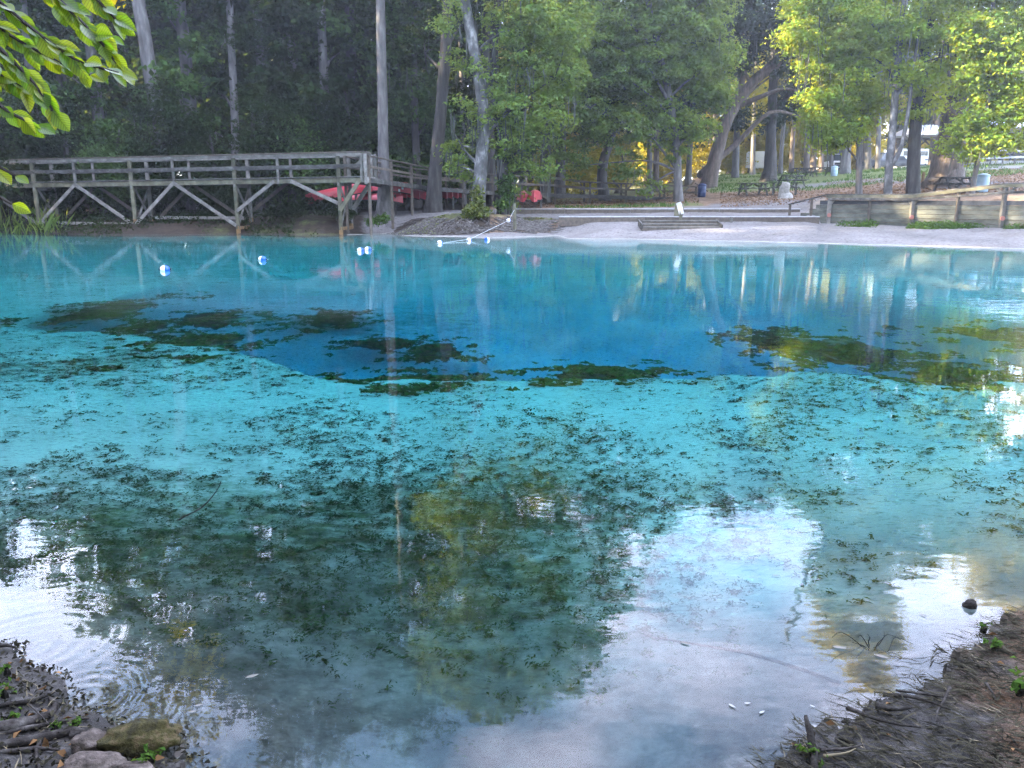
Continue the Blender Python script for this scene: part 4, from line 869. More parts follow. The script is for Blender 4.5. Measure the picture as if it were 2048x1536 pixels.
# ------------------------------------------------------------------ access ramp from the bridge down to the lawn
rp = [(bp(738, 2.68, .45)), W(860, 383, 46.0), W(985, 386, 50.5), W(1110, 388, 53), W(1180, 389.5, 53.6), W(1252, 392, 54), W(1328, 395, 54.2), W(1400, 398.5, 54.2)]
rp[1].z = 2.35; rp[2].z = 2.13; rp[3].z = 2.0
ro = Vector((rp[3].x, rp[3].y, 0)); ramp_e = empty('access_ramp', ro, 'long dark railed timber ramp sloping down from the bridge to the lawn', 'ramp')
fine = []
for a, b in zip(rp, rp[1:]):
    k = max(1, round((b-a).length/2.3)); fine += [a.lerp(b, i/k) for i in range(k)]
fine.append(rp[-1])
for side in (0, 1.3):
    q = []
    for i, p in enumerate(fine):
        d = (fine[min(i+1, len(fine)-1)]-fine[max(i-1, 0)]); d.z = 0; d.normalize(); nrm = Vector((-d.y, d.x, 0)); q.append(p + nrm*side)
    for i, p in enumerate(q):
        g = ground_z(p.x, p.y); rh = 1.02 if i < len(q)-4 else .80
        MB(ro).beam((p.x, p.y, g-.3), p+Vector((0, 0, rh)), .13, .13, (0, 1, 0)).build('post', M['wood_brown'], ramp_e)
        if i < len(q)-1:
            b = q[i+1]; rb = 1.02 if i+1 < len(q)-4 else .80
            MB(ro).beam(p+Vector((0, -.08, rh)), b+Vector((0, -.08, rb)), .15, .06).build('top_rail', M['wood_brown'], ramp_e)
            MB(ro).beam(p+Vector((0, -.09, rh*.52)), b+Vector((0, -.09, rb*.52)), .04, .11).build('mid_rail', M['wood_brown'], ramp_e)
            MB(ro).beam(p+Vector((0, -.05, -.12)), b+Vector((0, -.05, -.12)), .05, .2).build('deck_beam', M['wood_dark'], ramp_e)
    if side == 0: q0 = q
q1 = q; db = MB(ro)
for i in range(len(q0)-1):
    k = 14
    for j in range(k):
        t = (j+.5)/k; db.beam(q0[i].lerp(q0[i+1], t), q1[i].lerp(q1[i+1], t), (q0[i+1]-q0[i]).length/k*.9, .04)
tag(db.build('deck_boards', M['wood_dark'], ramp_e), kind='stuff')
for px in (1252, 1372):
    c = W(px, 393, 54.1); z = c.z+.3
    for sg in (-1, 1): MB(ro).beam((c.x, c.y+1.1, z-.1), (c.x+sg*.75, c.y+1.1, z+.75), .04, .12).build('brace', M['wood_brown'], ramp_e)
MB(ro).beam(W(1390, 366, 53.9), W(1416, 383, 53.6), .12, .06).build('handrail_end', M['wood_brown'], ramp_e)
MB(ro).beam(W(1062, 381, 52.2), W(1100, 399, 52.6), .05, .15).build('brace', M['wood_brown'], ramp_e)

# ================================================================== TERRACES, STEPS, RETAINING WALL
def timber_run(label, px0, px1, d, z0, z1, seams, mat, posts=()):
    o = Vector((U((px0+px1)/2, d), d, z0)); e = empty('retaining_timber', o, label, 'retaining timber', 'low timber edgings on the beach')
    xs = [px0]+list(seams)+[px1]
    for i, (a, b) in enumerate(zip(xs, xs[1:])):
        A, B = Vector((U(a, d)+.012, d+.03*random.uniform(-1, 1), (z0+z1)/2-.06)), Vector((U(b, d)-.012, d+.03*random.uniform(-1, 1), (z0+z1)/2-.06))
        MB(o).beam(A, B, .07, z1-z0+.12).build('board', M[mat], e)
        MB(o).beam(A+Vector((0, .05, (z1-z0)/2+.08)), B+Vector((0, .05, (z1-z0)/2+.08)), .2, .04).build('cap_board', M['wood_pale'], e)
    for p in posts: MB(o).beam((U(p, d), d-.09, z0-.3), (U(p, d), d-.09, z1+.02), .16, .12, (0, 1, 0)).build('stake', M['wood'], e)
    return e
timber_run('upper low timber edging at the back of the beach', 1022, 1602, 43.9, .93, 1.15, (1130, 1262, 1440), 'wood_brown')
timber_run('lower low timber edging with a stub post, nearer the water', 1118, 1643, 39.9, .52, .83, (1290, 1463, 1466), 'wood_brown', (1464,))
so = Vector((U(1362, 37.8), 37.8, .35)); st = empty('beach_steps', so, 'pale timber step block on the sand below the lower edging', 'steps')
for k, (d, z, pa, pb) in enumerate(((38.15, .70, 1284, 1441), (37.72, .57, 1281, 1441), (37.3, .44, 1284, 1440))):
    MB(so).beam((U(pa, d), d, z), (U(pb, d), d, z), .40, .05).build('tread', M['wood'], st)
    MB(so).beam((U(pa, d)+.02, d-.17, z-.09), (U(pb, d)-.02, d-.17, z-.09), .04, .125).build('riser', M['wood_brown'], st)
MB(so).beam((U(1283, 37.7), 37.1, .42), (U(1283, 37.7), 38.3, .62), .06, .3).build('stringer', M['wood_dark'], st); MB(so).beam((U(1441, 37.7), 37.1, .42), (U(1441, 37.7), 38.3, .62), .06, .3).build('stringer', M['wood_dark'], st)

WA, WB = Vector((U(1640, 41), 41)), Vector((U(2200, 33.5), 33.5))
def wpt(px, z, off=0.0):
    lo, hi = -.3, 1.3
    for _ in range(40):
        m = (lo+hi)/2; p = WA.lerp(WB, m)
        if p.x/p.y*1643+1024 < px: lo = m
        else: hi = m
    p = WA.lerp(WB, lo); dr = (WB-WA).normalized(); nr = Vector((dr.y, -dr.x)); p = p + nr*off; return Vector((p.x, p.y, z))
wo = wpt(1840, .4); wall = empty('retaining_wall', wo, 'mossy plank retaining wall along the right beach', 'retaining wall')
posts_px = [1662, 1742, 1828, 1918, 2010, 2105, 2210]; bays = [1641]+posts_px
RH = .205; WZ0 = .40
for a, b in zip(bays, bays[1:]):
    for r in range(6):
        z = WZ0 + RH*(r+.5); jog = random.uniform(-.012, .012)
        if r == 5 and z > 1.6: pass
        w = MB(wo).beam(wpt(a, z, jog)+Vector((.012, 0, 0)), wpt(b, z, jog)-Vector((.012, 0, 0)), .05, RH-.014).build('plank', M['plank_top' if r == 5 else 'plank_wall'], wall)
for r, (pa, pb) in enumerate(((1606, 1641), (1606, 1641), (1604, 1641), (1621, 1641), (1634, 1641))):
    z = WZ0 + RH*(r+.5); MB(wo).beam(wpt(pa, z), wpt(pb, z), .05, RH-.014).build('plank', M['plank_wall'], wall)
fo = wpt(1840, .4, .2); fence = empty('beach_fence', fo, 'timber post and handrail fence in front of the plank retaining wall', 'fence')
rail = [(1581, 409), (1656, 389), (1742, 389), (1828, 389), (1918, 377.5), (2010, 367.5), (2105, 366), (2210, 365)]
low = [(1662, 398), (1742, 398), (1828, 399), (1918, 392), (2010, 385), (2105, 383), (2210, 382)]
def rz(tab, px):
    py = np.interp(px, [a for a, _ in tab], [b for _, b in tab]); d = wpt(px, 0, .16).y; return W(px, py, d).z
for px in [1583, 1626]+posts_px:
    z1 = rz(rail, px); f = wpt(px, 0, .10); g = ground_z(f.x, f.y); main = px in (1662, 1828, 2010, 2210)
    MB(fo).beam((f.x, f.y, g-.3), (f.x, f.y, z1-.03), .17 if main else .11, .17 if main else .11, (0, 1, 0)).build('post', M['wood' if main else 'wood_brown'], fence)
    if main:
        MB(fo).tube([Vector((f.x-.02, f.y-.085, g+.42)), Vector((f.x-.02, f.y-.125, g+.42))], [.10, .10], 14).build('reflector', M['pink_disc'], fence)
        if px != 1662 or True:
            for sg in ((-1, 1) if px > 1700 else (1,)):
                MB(fo).beam(wpt(px+sg*4, z1-.42, .1), wpt(px+sg*(26 if px > 1900 else 13), z1-.07, .1), .05, .09).build('brace', M['wood'], fence)
for tab, nm, w, h, mt in ((rail, 'handrail', .19, .05, 'wood_dark'), (low, 'lower_rail', .05, .10, 'wood_dark')):
    for (a, _), (b, _) in zip(tab, tab[1:]): MB(fo).beam(wpt(a, rz(tab, a), .12 if nm == 'handrail' else .2), wpt(b, rz(tab, b), .12 if nm == 'handrail' else .2), w, h).build(nm, M[mt], fence)
for (a, _), (b, _) in zip(rail[1:], rail[2:]): MB(fo).beam(wpt(a, rz(rail, a)-.09, .2), wpt(b, rz(rail, b)-.09, .2), .04, .13).build('rail_board', M['wood_green'], fence)

# ================================================================== SIGN, STAKE, ROPE, FLOATS
p = W(1361, 441, 38.9); g = ground_z(p.x, p.y); e = empty('beach_sign', (p.x, p.y, g), 'wooden post carrying a slanted white notice board, beside the beach steps', 'sign')
o = Vector((p.x, p.y, g)); MB(o).beam((p.x, p.y, g-.3), (p.x, p.y, g+.75), .12, .12, (0, 1, 0)).build('post', M['wood_green'], e)
MB(o).beam((p.x-.10, p.y+.1, g+.42), (p.x-.04, p.y+.16, g+1.02), .42, .03, (.3, 1, 0)).build('back_board', M['wood_green'], e)
MB(o).beam((p.x+.02, p.y-.08, g+.52), (p.x-.14, p.y-.02, g+1.06), .34, .03, (1, .55, .3)).build('notice_board', M['sign_white'], e)
p = W(1030, 452, 38.9); g = ground_z(p.x, p.y); k = W(1026, 430, 38.9)
e = empty('mooring_stake', (p.x, p.y, g), 'short wooden stake on the root mound holding the float line', 'stake'); o = Vector((p.x, p.y, g))
MB(o).tube([(p.x, p.y, g-.2), (p.x-.02, p.y, g+.55), (p.x-.03, p.y, g+1.25)], [.085, .08, .075], 8, True, .15).build('stake', M['wood_green'], e)
tie = Vector((p.x-.03, p.y-.09, g+.95)); FL = [(330, 540), (525, 520), (721, 502), (736, 500), (880, 487), (938, 481), (974, 479.5)]
pts = [tie, W(1017, 441, 38.4), S(940, 481) + Vector((0, 0, .06)), S(880, 487), S(810, 494)+Vector((0, 0, -.04)), S(736, 500), S(721, 502), S(620, 511)+Vector((0, 0, -.05)), S(525, 520), S(430, 530)+Vector((0, 0, -.05)), S(330, 540), S(270, 546)+Vector((0, 0, -.05))]
tag(MB(tie).tube(pts, .008, 5).build('float_line', M['rope'], None, True), 'pale rope running from the stake along the row of floats', 'rope').location = tie
def floatb(px, py, ang, label, c=None):
    c = c or S(px, py) + Vector((0, 0, .03)); e = empty('swim_float', c, label, 'float', 'blue and white floats on the line', ang)
    prof = [(-.11, .022), (-.098, .053), (-.066, .08), (-.03, .09), (0, .092)]
    for sg, mt, nm in ((1, 'buoy_white', 'white_half'), (-1, 'buoy_blue', 'blue_half')):
        rings = [[Vector((-sg*a, r*math.cos(t), r*math.sin(t))) for t in [2*math.pi*q/18 for q in range(18)]] for a, r in prof]
        if sg < 0: pass
        MB().loft(rings).build(nm, M[mt], e, True)
    MB().tube([(-.14, 0, 0), (.14, 0, 0)], .02, 8).build('collar', M['black_trim'], e)
    return e
floatb(330, 541, R(200), 'blue and white float nearest the camera, below the second bridge bay')
floatb(525, 520.5, R(165), 'blue and white float below the third bridge bay')
floatb(721, 502.5, R(205), 'left float of the touching pair near the bridge end')
floatb(736, 500.5, R(195), 'right float of the touching pair near the bridge end')
floatb(880, 487, R(230), 'white ended float just left of the root mound front')
floatb(938, 481.5, R(240), 'float where the rope from the stake meets the water')
floatb(974, 480, R(20), 'float off the rope showing mostly its blue end beside the mound')
floatb(0, 0, R(240), 'white float hanging on the rope up near the stake', W(1017, 441, 38.35))

# ================================================================== CANOES ON RACKS
def canoe(bow, stern, label, w=.84, h=.40, mark=False, group='red canoes on the racks', tilt=0):
    bow, stern = Vector(bow), Vector(stern); c = (bow+stern)/2; L_ = (stern-bow).length; ax = (stern-bow).normalized()
    e = empty('canoe', c, label, 'canoe', group); sd = ax.cross(Vector((0, 0, 1))).normalized(); up = sd.cross(ax).normalized(); rings = []
    if tilt: q = Matrix.Rotation(tilt, 3, ax); sd = q @ sd; up = q @ up
    N = 22
    for i in range(N+1):
        t = i/N; s = max(.012, (math.sin(math.pi*t))**.62); hw = w/2*s; kh = h*(.82+.18*s); sheer = -.16*(abs(2*t-1))**3      # upside down: ends dip towards the ground
        rings.append([ax*(t-.5)*L_ + sd*hw*math.copysign(abs(math.cos(a))**.75, math.cos(a)) + up*(kh*math.sin(a)**.8 + sheer*(1-math.sin(a))) for a in [math.pi*j/12 for j in range(13)]])
    mb = MB(); mb.loft(rings, False, False); mb.build('hull', M['red'], e, True)
    gw = MB(); gw.tube([r[0] for r in rings], .034, 6); gw.tube([r[-1] for r in rings], .034, 6); gw.build('gunwale', M['black_trim'], e)
    MB().tube([r[6]+up*.004 for r in rings[1:-1]], .012, 5).build('keel_strip', M['red'], e, True)
    for t in (.35, .65): MB().beam(ax*(t-.5)*L_ - sd*w*.42, ax*(t-.5)*L_ + sd*w*.42, .12, .03, up).build('thwart', M['black_trim'], e)
    if mark:
        for k, ii in enumerate((2, 3)):
            a, b = rings[ii], rings[ii+1]; mk = MB(); side = range(1, 4) if mark > 0 else range(9, 12)
            for j in side:
                quad = [a[j].lerp(b[j], .15), a[j].lerp(b[j], .75), a[j+1].lerp(b[j+1], .75), a[j+1].lerp(b[j+1], .15)]
                nn = (quad[1]-quad[0]).cross(quad[3]-quad[0]).normalized(); m_ = sum(quad, Vector())/4; nn = nn if nn.dot(m_ - ax*m_.dot(ax)) > 0 else -nn
                if (j+k) % 3 != 2: mk.add([x+nn*.008 for x in quad], [(0, 1, 2, 3)])
            mk.build('white_mark', M['white_mark'], e)
    return e
canoe(W(613, 405, 41.2), W(752, 379, 44.6), 'red canoe whose white marked bow juts out left below the bridge brace', mark=-1, h=.46)
canoe(W(822, 383, 44.4), W(688, 381, 44.8), 'long red canoe on the upper rack level nearest the pole tree', mark=-1, h=.5)
canoe(W(806, 401, 44.3), W(676, 400, 44.6), 'red canoe on the lower rack level under the long one', h=.36)
nm = ['second', 'third', 'fourth', 'fifth', 'last']
for k in range(5):
    canoe(W(800+13*k, 391+1.0*k, 44.6+.2*k), W(752+11*k, 384+.8*k, 48.4+.2*k), f'red canoe, {nm[k]} back from the front of the upper rack row', h=.46-.02*k, w=.74, mark=1 if k < 2 else 0)
nm = ['first', 'second', 'third', 'fourth', 'fifth']
for k in range(5):
    canoe(W(882+11*k, 394-.4*k, 47.6+.15*k), W(856+10*k, 390, 51.6), f'red canoe, {nm[k]} in the row right of the dark trunk', h=.42, w=.7)
canoe(W(1045, 400, 47.0), W(1040, 398, 51.2), 'red canoe end on, left of the two under the ramp', h=.55, mark=0)
canoe(W(1068, 400, 47.0), W(1072, 398, 51.2), 'red canoe end on, right of the two under the ramp', h=.55, mark=0)
def rack(label, ptsA, z0, z1):
    c = sum(ptsA, Vector())/len(ptsA); g = ground_z(c.x, c.y); o = Vector((c.x, c.y, g)); e = empty('canoe_rack', o, label, 'rack', 'timber canoe racks')
    for p in ptsA:
        gg = ground_z(p.x, p.y); MB(o).beam((p.x, p.y, gg-.2), (p.x, p.y, z1), .12, .12, (0, 1, 0)).build('leg', M['wood_dark'], e)
    for a, b in zip(ptsA[::2], ptsA[1::2]):
        for z in ((z0, z1-.04) if z0 != z1 else (z1,)): MB(o).beam((a.x, a.y, z), (b.x, b.y, z), .1, .1).build('arm', M['wood_dark'], e)
    return e
def xy(px, d): return Vector((U(px, d), d, 0))
rack('dark timber rack under the front red canoes', [xy(712, 44.2), xy(728, 49), xy(790, 44.2), xy(812, 49)], 1.42, 1.92)
rack('dark timber rack under the red canoes right of the dark trunk', [xy(880, 48), xy(880, 52), xy(906, 48), xy(925, 52)], 1.78, 1.78)
rack('low dark rack under the two end on canoes', [xy(1036, 47.4), xy(1082, 47.4), xy(1036, 50.5), xy(1082, 50.5)], 1.60, 1.60)

# ================================================================== PICNIC TABLES, BINS, POSTS
def table_proto():
    e = empty('picnic_table', (0, 0, 0))
    for k in range(5): MB().beam((-.92, -.30+.15*k, .75), (.92, -.30+.15*k, .75), .14, .04).build('top_plank', M['wood_dark'], e)
    for y in (-.70, .70):
        for k in (-.07, .07): MB().beam((-.92, y+k, .45), (.92, y+k, .45), .13, .04).build('seat_plank', M['wood_dark'], e)
    for x in (-.68, .68):
        for sg in (-1, 1): MB().beam((x, sg*.66, 0), (x, sg*.22, .73), .05, .12, (1, 0, 0)).build('leg', M['wood_dark'], e)
        MB().beam((x+.05, -.76, .41), (x+.05, .76, .41), .05, .10).build('seat_bearer', M['wood_dark'], e); MB().beam((x+.05, -.34, .71), (x+.05, .34, .71), .05, .08).build('top_bearer', M['wood_dark'], e)
        MB().beam((x, 0, .42), (x*.1, 0, .70), .05, .09).build('brace', M['wood_dark'], e)
    return e
TB = [(1505, 52.5, .15, 'picnic table on the leaf litter, left one of the near pair'), (1568, 52.5, -.35, 'picnic table with a pale stump in front, right one of the near pair'), (1580, 60, .35, 'picnic table standing behind the near pair'),
      (1600, 71, .2, 'long looking picnic table beside the hilltop bin'), (1638, 71.5, .1, 'picnic table right of the long looking one on the crest'), (1905, 43.6, .2, 'picnic table behind the retaining wall at the giant trunk'), (1985, 68, .1, 'picnic table left under the right pavilion'), (2035, 68.5, .1, 'picnic table right under the right pavilion')]
pt = table_proto()
for i, (px, d, rz_, lb) in enumerate(TB):
    t = pt if i == 0 else copy_tree(pt); x = U(px, d); t.location = (x, d, ground_z(x, d) if px < 1980 else 4.78); t.rotation_euler = (0, 0, rz_); tag(t, lb, 'picnic table', 'dark wooden picnic tables')
def bin_(name, px, d, r, h, mat, label, lid=None):
    x = U(px, d); g = ground_z(x, d); o = Vector((x, d, g)); e = empty(name, o, label, 'bin')
    ring = lambda z, rr: [Vector((rr*math.cos(2*math.pi*k/16), rr*math.sin(2*math.pi*k/16), z)) for k in range(16)]
    MB().loft([ring(0, r*.9), ring(h*.1, r*.96), ring(h*.33, r), ring(h*.35, r*1.03), ring(h*.38, r), ring(h*.66, r), ring(h*.69, r*1.03), ring(h*.72, r), ring(h, r)]).build('drum', M[mat], e, True)
    MB().loft([ring(h, r*1.05), ring(h+.05, r*1.06), ring(h+.12, r*.7), ring(h+.15, r*.2)]).build('lid', M[lid or mat], e, True)
bin_('litter_bin', 1403, 53.4, .27, .72, 'bin_blue', 'dark blue litter bin at the foot of the ramp')
bin_('litter_bin', 1962, 42.3, .29, .80, 'barrel_blue', 'pale blue barrel bin behind the retaining wall')
bin_('litter_bin', 1664, 70.5, .28, .72, 'barrel_blue', 'bluish bin at the right end of the crest tables')
x = U(1569, 50.2); g = ground_z(x, 50.2); o = Vector((x, 50.2, g))
t = MB(o).tube([(x, 50.2, g-.2), (x+.02, 50.2, g+.02), (x-.05, 50.25, g+.28), (x-.02, 50.2, g+.62), (x+.04, 50.2, g+.92)], [.62, .46, .33, .29, .22], 12, True, .25, 3).build('tree_stump', M['stump'], None, True); t.location = o; tag(t, 'pale weathered stump in front of the right picnic table', 'stump')
x = U(1842, 49); g = ground_z(x, 49); o = Vector((x, 49, g)); t = MB(o).beam((x, 49, g-.3), (x, 49, g+.86), .13, .13, (0, 1, 0)).build('marker_post', M['wood_orange']); t.location = o; tag(t, 'brown square marker post on the grass beside the dark trunk', 'post')

# ================================================================== PAVILIONS AND VEHICLES
def pavilion(label, px0, px1, d, ze, zr, depth, posts, floor):
    x0, x1 = U(px0, d), U(px1, d); o = Vector(((x0+x1)/2, d, floor)); e = empty('picnic_pavilion', o, label, 'pavilion', 'metal roofed pavilions')
    def slope(sg):
        mb = MB(o); y0 = d + depth/2; ye = d + depth/2 - sg*depth/2
        mb.add([(x0, ye, ze), (x1, ye, ze), (x1-1.2, y0, zr), (x0+1.2, y0, zr), (x0, ye, ze-.06), (x1, ye, ze-.06), (x1-1.2, y0, zr-.06), (x0+1.2, y0, zr-.06)], [(0, 1, 2, 3), (7, 6, 5, 4), (0, 4, 5, 1), (1, 5, 6, 2), (2, 6, 7, 3), (3, 7, 4, 0)])
        n = int((x1-x0)/.6)
        for k in range(1, n):
            t = k/n; mb.beam((x0+(x1-x0)*t, ye, ze+.03), (x0+1.2+(x1-x0-2.4)*t, y0, zr+.03), .05, .05)
        return mb
    slope(1).build('roof', M['roof_metal'], e); slope(-1).build('roof', M['roof_metal'], e)
    for xa, sgn in ((x0, 1), (x1, -1)):
        MB(o).add([(xa, d, ze), (xa, d+depth, ze), (xa+1.2*sgn, d+depth/2, zr), (xa, d, ze-.06), (xa, d+depth, ze-.06)], [(0, 1, 2), (4, 3, 2)]).build('hip', M['roof_metal'], e)
    MB(o).beam((x0+.1, d+.08, ze-.15), (x1-.1, d+.08, ze-.15), .06, .22).build('fascia', M['wood_brown'], e)
    MB(o).beam((x0+.1, d+depth-.08, ze-.15), (x1-.1, d+depth-.08, ze-.15), .06, .22).build('fascia', M['wood_brown'], e)
    for p in posts:
        for dd in (.5, depth-.5):
            x = U(p, d); MB(o).beam((x, d+dd, floor-1.0), (x, d+dd, ze-.08), .22, .22, (0, 1, 0)).build('post', M['wood_orange' if px0 < 1900 else 'wood'], e)
            for sg in (-1, 1): MB(o).beam((x, d+dd, ze-1.0), (x+sg*.8, d+dd, ze-.2), .12, .14).build('brace', M['wood_brown'], e)
    MB(o).box(((x0+x1)/2, d+depth/2, floor-.15), (x1-x0-.6, depth-.6, .3)).build('floor_slab', M['wood_pale'], e)
    return e, o
pavilion('metal roofed open pavilion partly hidden behind the giant flared trunk', 1806, 1905, 82, 7.85, 8.9, 5, (1820, 1869, 1896), 4.85)
pv_, po = pavilion('metal roofed pavilion with a railing at the right edge', 1984, 2150, 69, 7.45, 8.5, 6, (2043, 2130), 4.78)
ho = Vector((U(2000, 67.5), 67.5, 4.5)); e = empty('pavilion_railing', ho, 'grey timber railing in front of the right pavilion', 'railing')
for (a, ya), (b, yb) in (((1916, 318), (2046, 314)), ((1992, 302), (2150, 298)), ((2046, 314), (2150, 312))):
    MB(ho).beam(W(a, ya, 67.5), W(b, yb, 67.5), .08, .16).build('rail', M['wood_pale'], e)
for px in range(1925, 2150, 24):
    x = U(px, 67.5); g = ground_z(x, 67.5); MB(ho).beam((x, 67.6, g-.2), (x, 67.6, W(px, 316 if px < 1992 else 301, 67.6).z), .1, .1, (0, 1, 0)).build('post', M['wood'], e)

def vehicle(name, label, cat, px, d, rz_, L_, w, h, paint, style):
    x = U(px, d); g = ground_z(x, d); e = empty(name, (x, d, g), label, cat, 'vehicles parked behind the grove', rz_); hw = w/2
    def sect(xx, prof): return [Vector((xx, y, z)) for y, z in prof]
    if style == 'trailer':
        r = .18; prof = [(-hw, .55), (-hw, h-r), (-hw+r, h), (hw-r, h), (hw, h-r), (hw, .55)]
        MB().loft([sect(-L_/2, prof), sect(-L_/2+.1, prof), sect(L_/2, prof)]).build('body', M[paint], e)
        MB().box((0, -hw-.01, 1.05), (L_*.98, .02, .16)).build('stripe', M['bin_blue'], e)
        for xx in (-L_*.28, L_*.05, L_*.3): MB().box((xx, -hw-.012, 1.75), (.9, .03, .5)).build('window', M['glass'], e)
        MB().box((L_*.18-.9, -hw-.012, 1.35), (.62, .03, 1.6)).build('door', M['sign_white'], e)
        wh = [(-.45, -hw+.1), (.45, -hw+.1), (-.45, hw-.1), (.45, hw-.1)]
    else:
        lo = [(-hw, .35), (-hw, .85), (-hw+.06, 1.0), (hw-.06, 1.0), (hw, .85), (hw, .35)]
        cut = lambda z: [(a, min(b, z)) for a, b in lo]
        MB().loft([sect(-L_/2, cut(.85)), sect(-L_/2+.15, lo), sect(L_/2-.15, lo), sect(L_/2, cut(.9))]).build('body', M[paint], e)
        c0, c1 = (-L_*.18, L_*.46) if style == 'suv' else (-L_*.12, L_*.16)
        cab = lambda k: [(-hw*k, 1.0), (-hw*k*.86, h), (hw*k*.86, h), (hw*k, 1.0)]
        lowc = [(-hw*.96, 1.0), (-hw*.95, 1.03), (hw*.95, 1.03), (hw*.96, 1.0)]
        MB().loft([sect(c0-.55, lowc), sect(c0+.05, cab(.95)), sect(c1, cab(.95)), sect(c1+(.05 if style == 'suv' else .3), lowc)]).build('cabin', M['glass'], e)
        MB().box(((c0+c1)/2, 0, h+.01), (c1-c0, w*.8, .05)).build('roof', M[paint], e)
        if style == 'pickup': MB().box((L_*.36, 0, 1.04), (L_*.26, w*.86, .1)).build('cargo_bed', M['rubber'], e)
        for sg in (-1, 1): MB().box((-L_/2-.01, sg*hw*.72, .78), (.05, .3, .16)).build('headlight', M['sign_white'], e)
        MB().box((-L_/2-.01, 0, .68), (.04, w*.4, .22)).build('grille', M['rubber'], e); MB().box((-L_/2-.04, 0, .45), (.1, w*.98, .18)).build('bumper', M['rubber'], e)
        wh = [(a, b) for a in (-L_*.31, L_*.31) for b in (-hw+.1, hw-.1)]
    for a, b in wh: MB().tube([(a, b-.11, .34), (a, b+.11, .34)], .34, 14).build('wheel', M['rubber'], e)
    return e
vehicle('parked_car', 'white sport utility vehicle parked facing the spring', 'car', 1662, 94, R(80), 4.6, 1.9, 1.75, 'white_paint', 'suv')
vehicle('parked_van', 'tall white van parked behind the white sport utility vehicle', 'van', 1657, 101, R(85), 5.2, 2.0, 2.5, 'white_paint', 'suv')
vehicle('parked_truck', 'dark pickup truck parked side on left of the trailer', 'truck', 1762, 92, R(12), 5.3, 1.9, 1.75, 'dark_paint', 'pickup')
vehicle('parked_car', 'silver car parked behind the dark pickup', 'car', 1776, 96, R(20), 4.4, 1.8, 1.5, 'roof_metal', 'suv')
vehicle('camping_trailer', 'white camping trailer with a stripe behind the dark upright trunk', 'trailer', 1822, 97, R(4), 6.0, 2.4, 2.3, 'white_paint', 'trailer')
vehicle('camping_trailer', 'white trailer half hidden at the hilltop oak trunk', 'trailer', 1512, 93, R(60), 3.0, 2.0, 2.3, 'white_paint', 'trailer')
# ================================================================== MOUND: ivy, roots
def small_plant(name, label, cat, c, blobs, n, size, mat, stem_h=.4, group=None, clump=.12, per=14, stems=5):
    e = empty(name, c, label, cat, group); mb = MB()
    for k in range(stems):
        b = random.choice(blobs); mb.tube([(0, 0, -.05), (b[0]*.4, b[1]*.4, b[2]*.5), (b[0], b[1], b[2])], [.015, .012, .005], 5)
    mb.build('stem', M['moss_root'], e); link('foliage', crown_mesh('foliage', blobs, n, size, M[mat], clump=clump, per=per, flat=.8), None, e); return e
c = W(950, 447, 39.7); c.z = ground_z(c.x, c.y)-.05
small_plant('ivy_bush', 'yellow green ivy climbing the foot of the root mound tree', 'ivy', c, [(0, 0, .35, .62, .5, .4), (-.25, -.1, .2, .5, .4, .28), (.3, -.1, .22, .5, .4, .3), (.05, .25, .8, .42, .35, .5), (.1, .3, 1.2, .28, .25, .35)], 1500, .17, 'lf_ivy')
c = W(1012, 420, 41.2); c.z = ground_z(c.x, c.y)
small_plant('vine_clump', 'dark leafy vine on the lower trunk right of the ivy', 'vine', c, [(-.1, -.3, .5, .45, .3, .5), (.1, -.3, 1.1, .5, .3, .5), (.15, -.3, 1.7, .4, .3, .4), (-.25, -.3, 1.3, .3, .3, .4)], 1300, .15, 'lf_low')
for px, py, d, s, lb in ((752, 438, 40.2, .7, 'small weedy tuft left of the pole tree foot'), (600, 400, 41.0, 1.0, 'leafy sprig hanging at the bow of the leftmost canoe'), (640, 418, 41.5, .9, 'low dark shrub under the leftmost canoe'), (690, 436, 40.5, .6, 'small shrub behind the last bridge post'), (560, 432, 41.2, .9, 'low shrub on the grass ledge under the bridge')):
    c = W(px, py, d); g = ground_z(c.x, c.y); c.z = max(g, min(c.z, g+.6))
    small_plant('bank_shrub', lb, 'shrub', c, [(0, 0, .25*s, .6*s, .5*s, .3*s), (.4*s, 0, .35*s, .5*s, .4*s, .3*s), (-.4*s, 0, .2*s, .5*s, .4*s, .25*s)], 800, .13, 'lf_forest' if px < 700 else 'lf_low', group='shrubs on the left bank')
# weeds at the foot of the retaining wall and grass at the left shore: nobody could count them
def ground_leaves(name, label, cat, pts, size, mat, up=.6, h=.12):
    P = np.array(pts); N = rng.normal(size=P.shape)*.6 + [0, -.3, up]; Vv, Ff = leaf_cards(P, N, size); tag(link(name, np_mesh(name, Vv, Ff, M[mat])), label, cat, None, 'stuff')
pts = []
for k in range(7000):
    px = random.uniform(1690, 2200); q = wpt(px, 0, random.uniform(.1, 1.5)); m = fbm(px*.02, q.y*.8, 71)
    if m > -.05 + .25*random.random(): pts.append((q.x, q.y, random.random()**2.2*.34*(m+.5)))
P = np.array(pts); P[:, 2] += terrain(P[:, 0], P[:, 1])[0]; ground_leaves('weeds', 'low green weeds along the foot of the retaining wall', 'weeds', P, .11, 'lf_low')
pts = []
for k in range(16000):
    px = random.uniform(-300, 700); d = random.uniform(38, 45); pts.append((U(px, d), d, random.random()**1.5*.35))
P = np.array(pts); z, s = terrain(P[:, 0], P[:, 1]); P[:, 2] += z; P = P[(s < -.02) & (fbm(P[:, 0]*.5, P[:, 1]*.5, 72) > -.15)]; ground_leaves('ground_cover', 'low dark green ground cover on the bank under the bridge', 'ground cover', P, .13, 'lf_forest')
pts = []
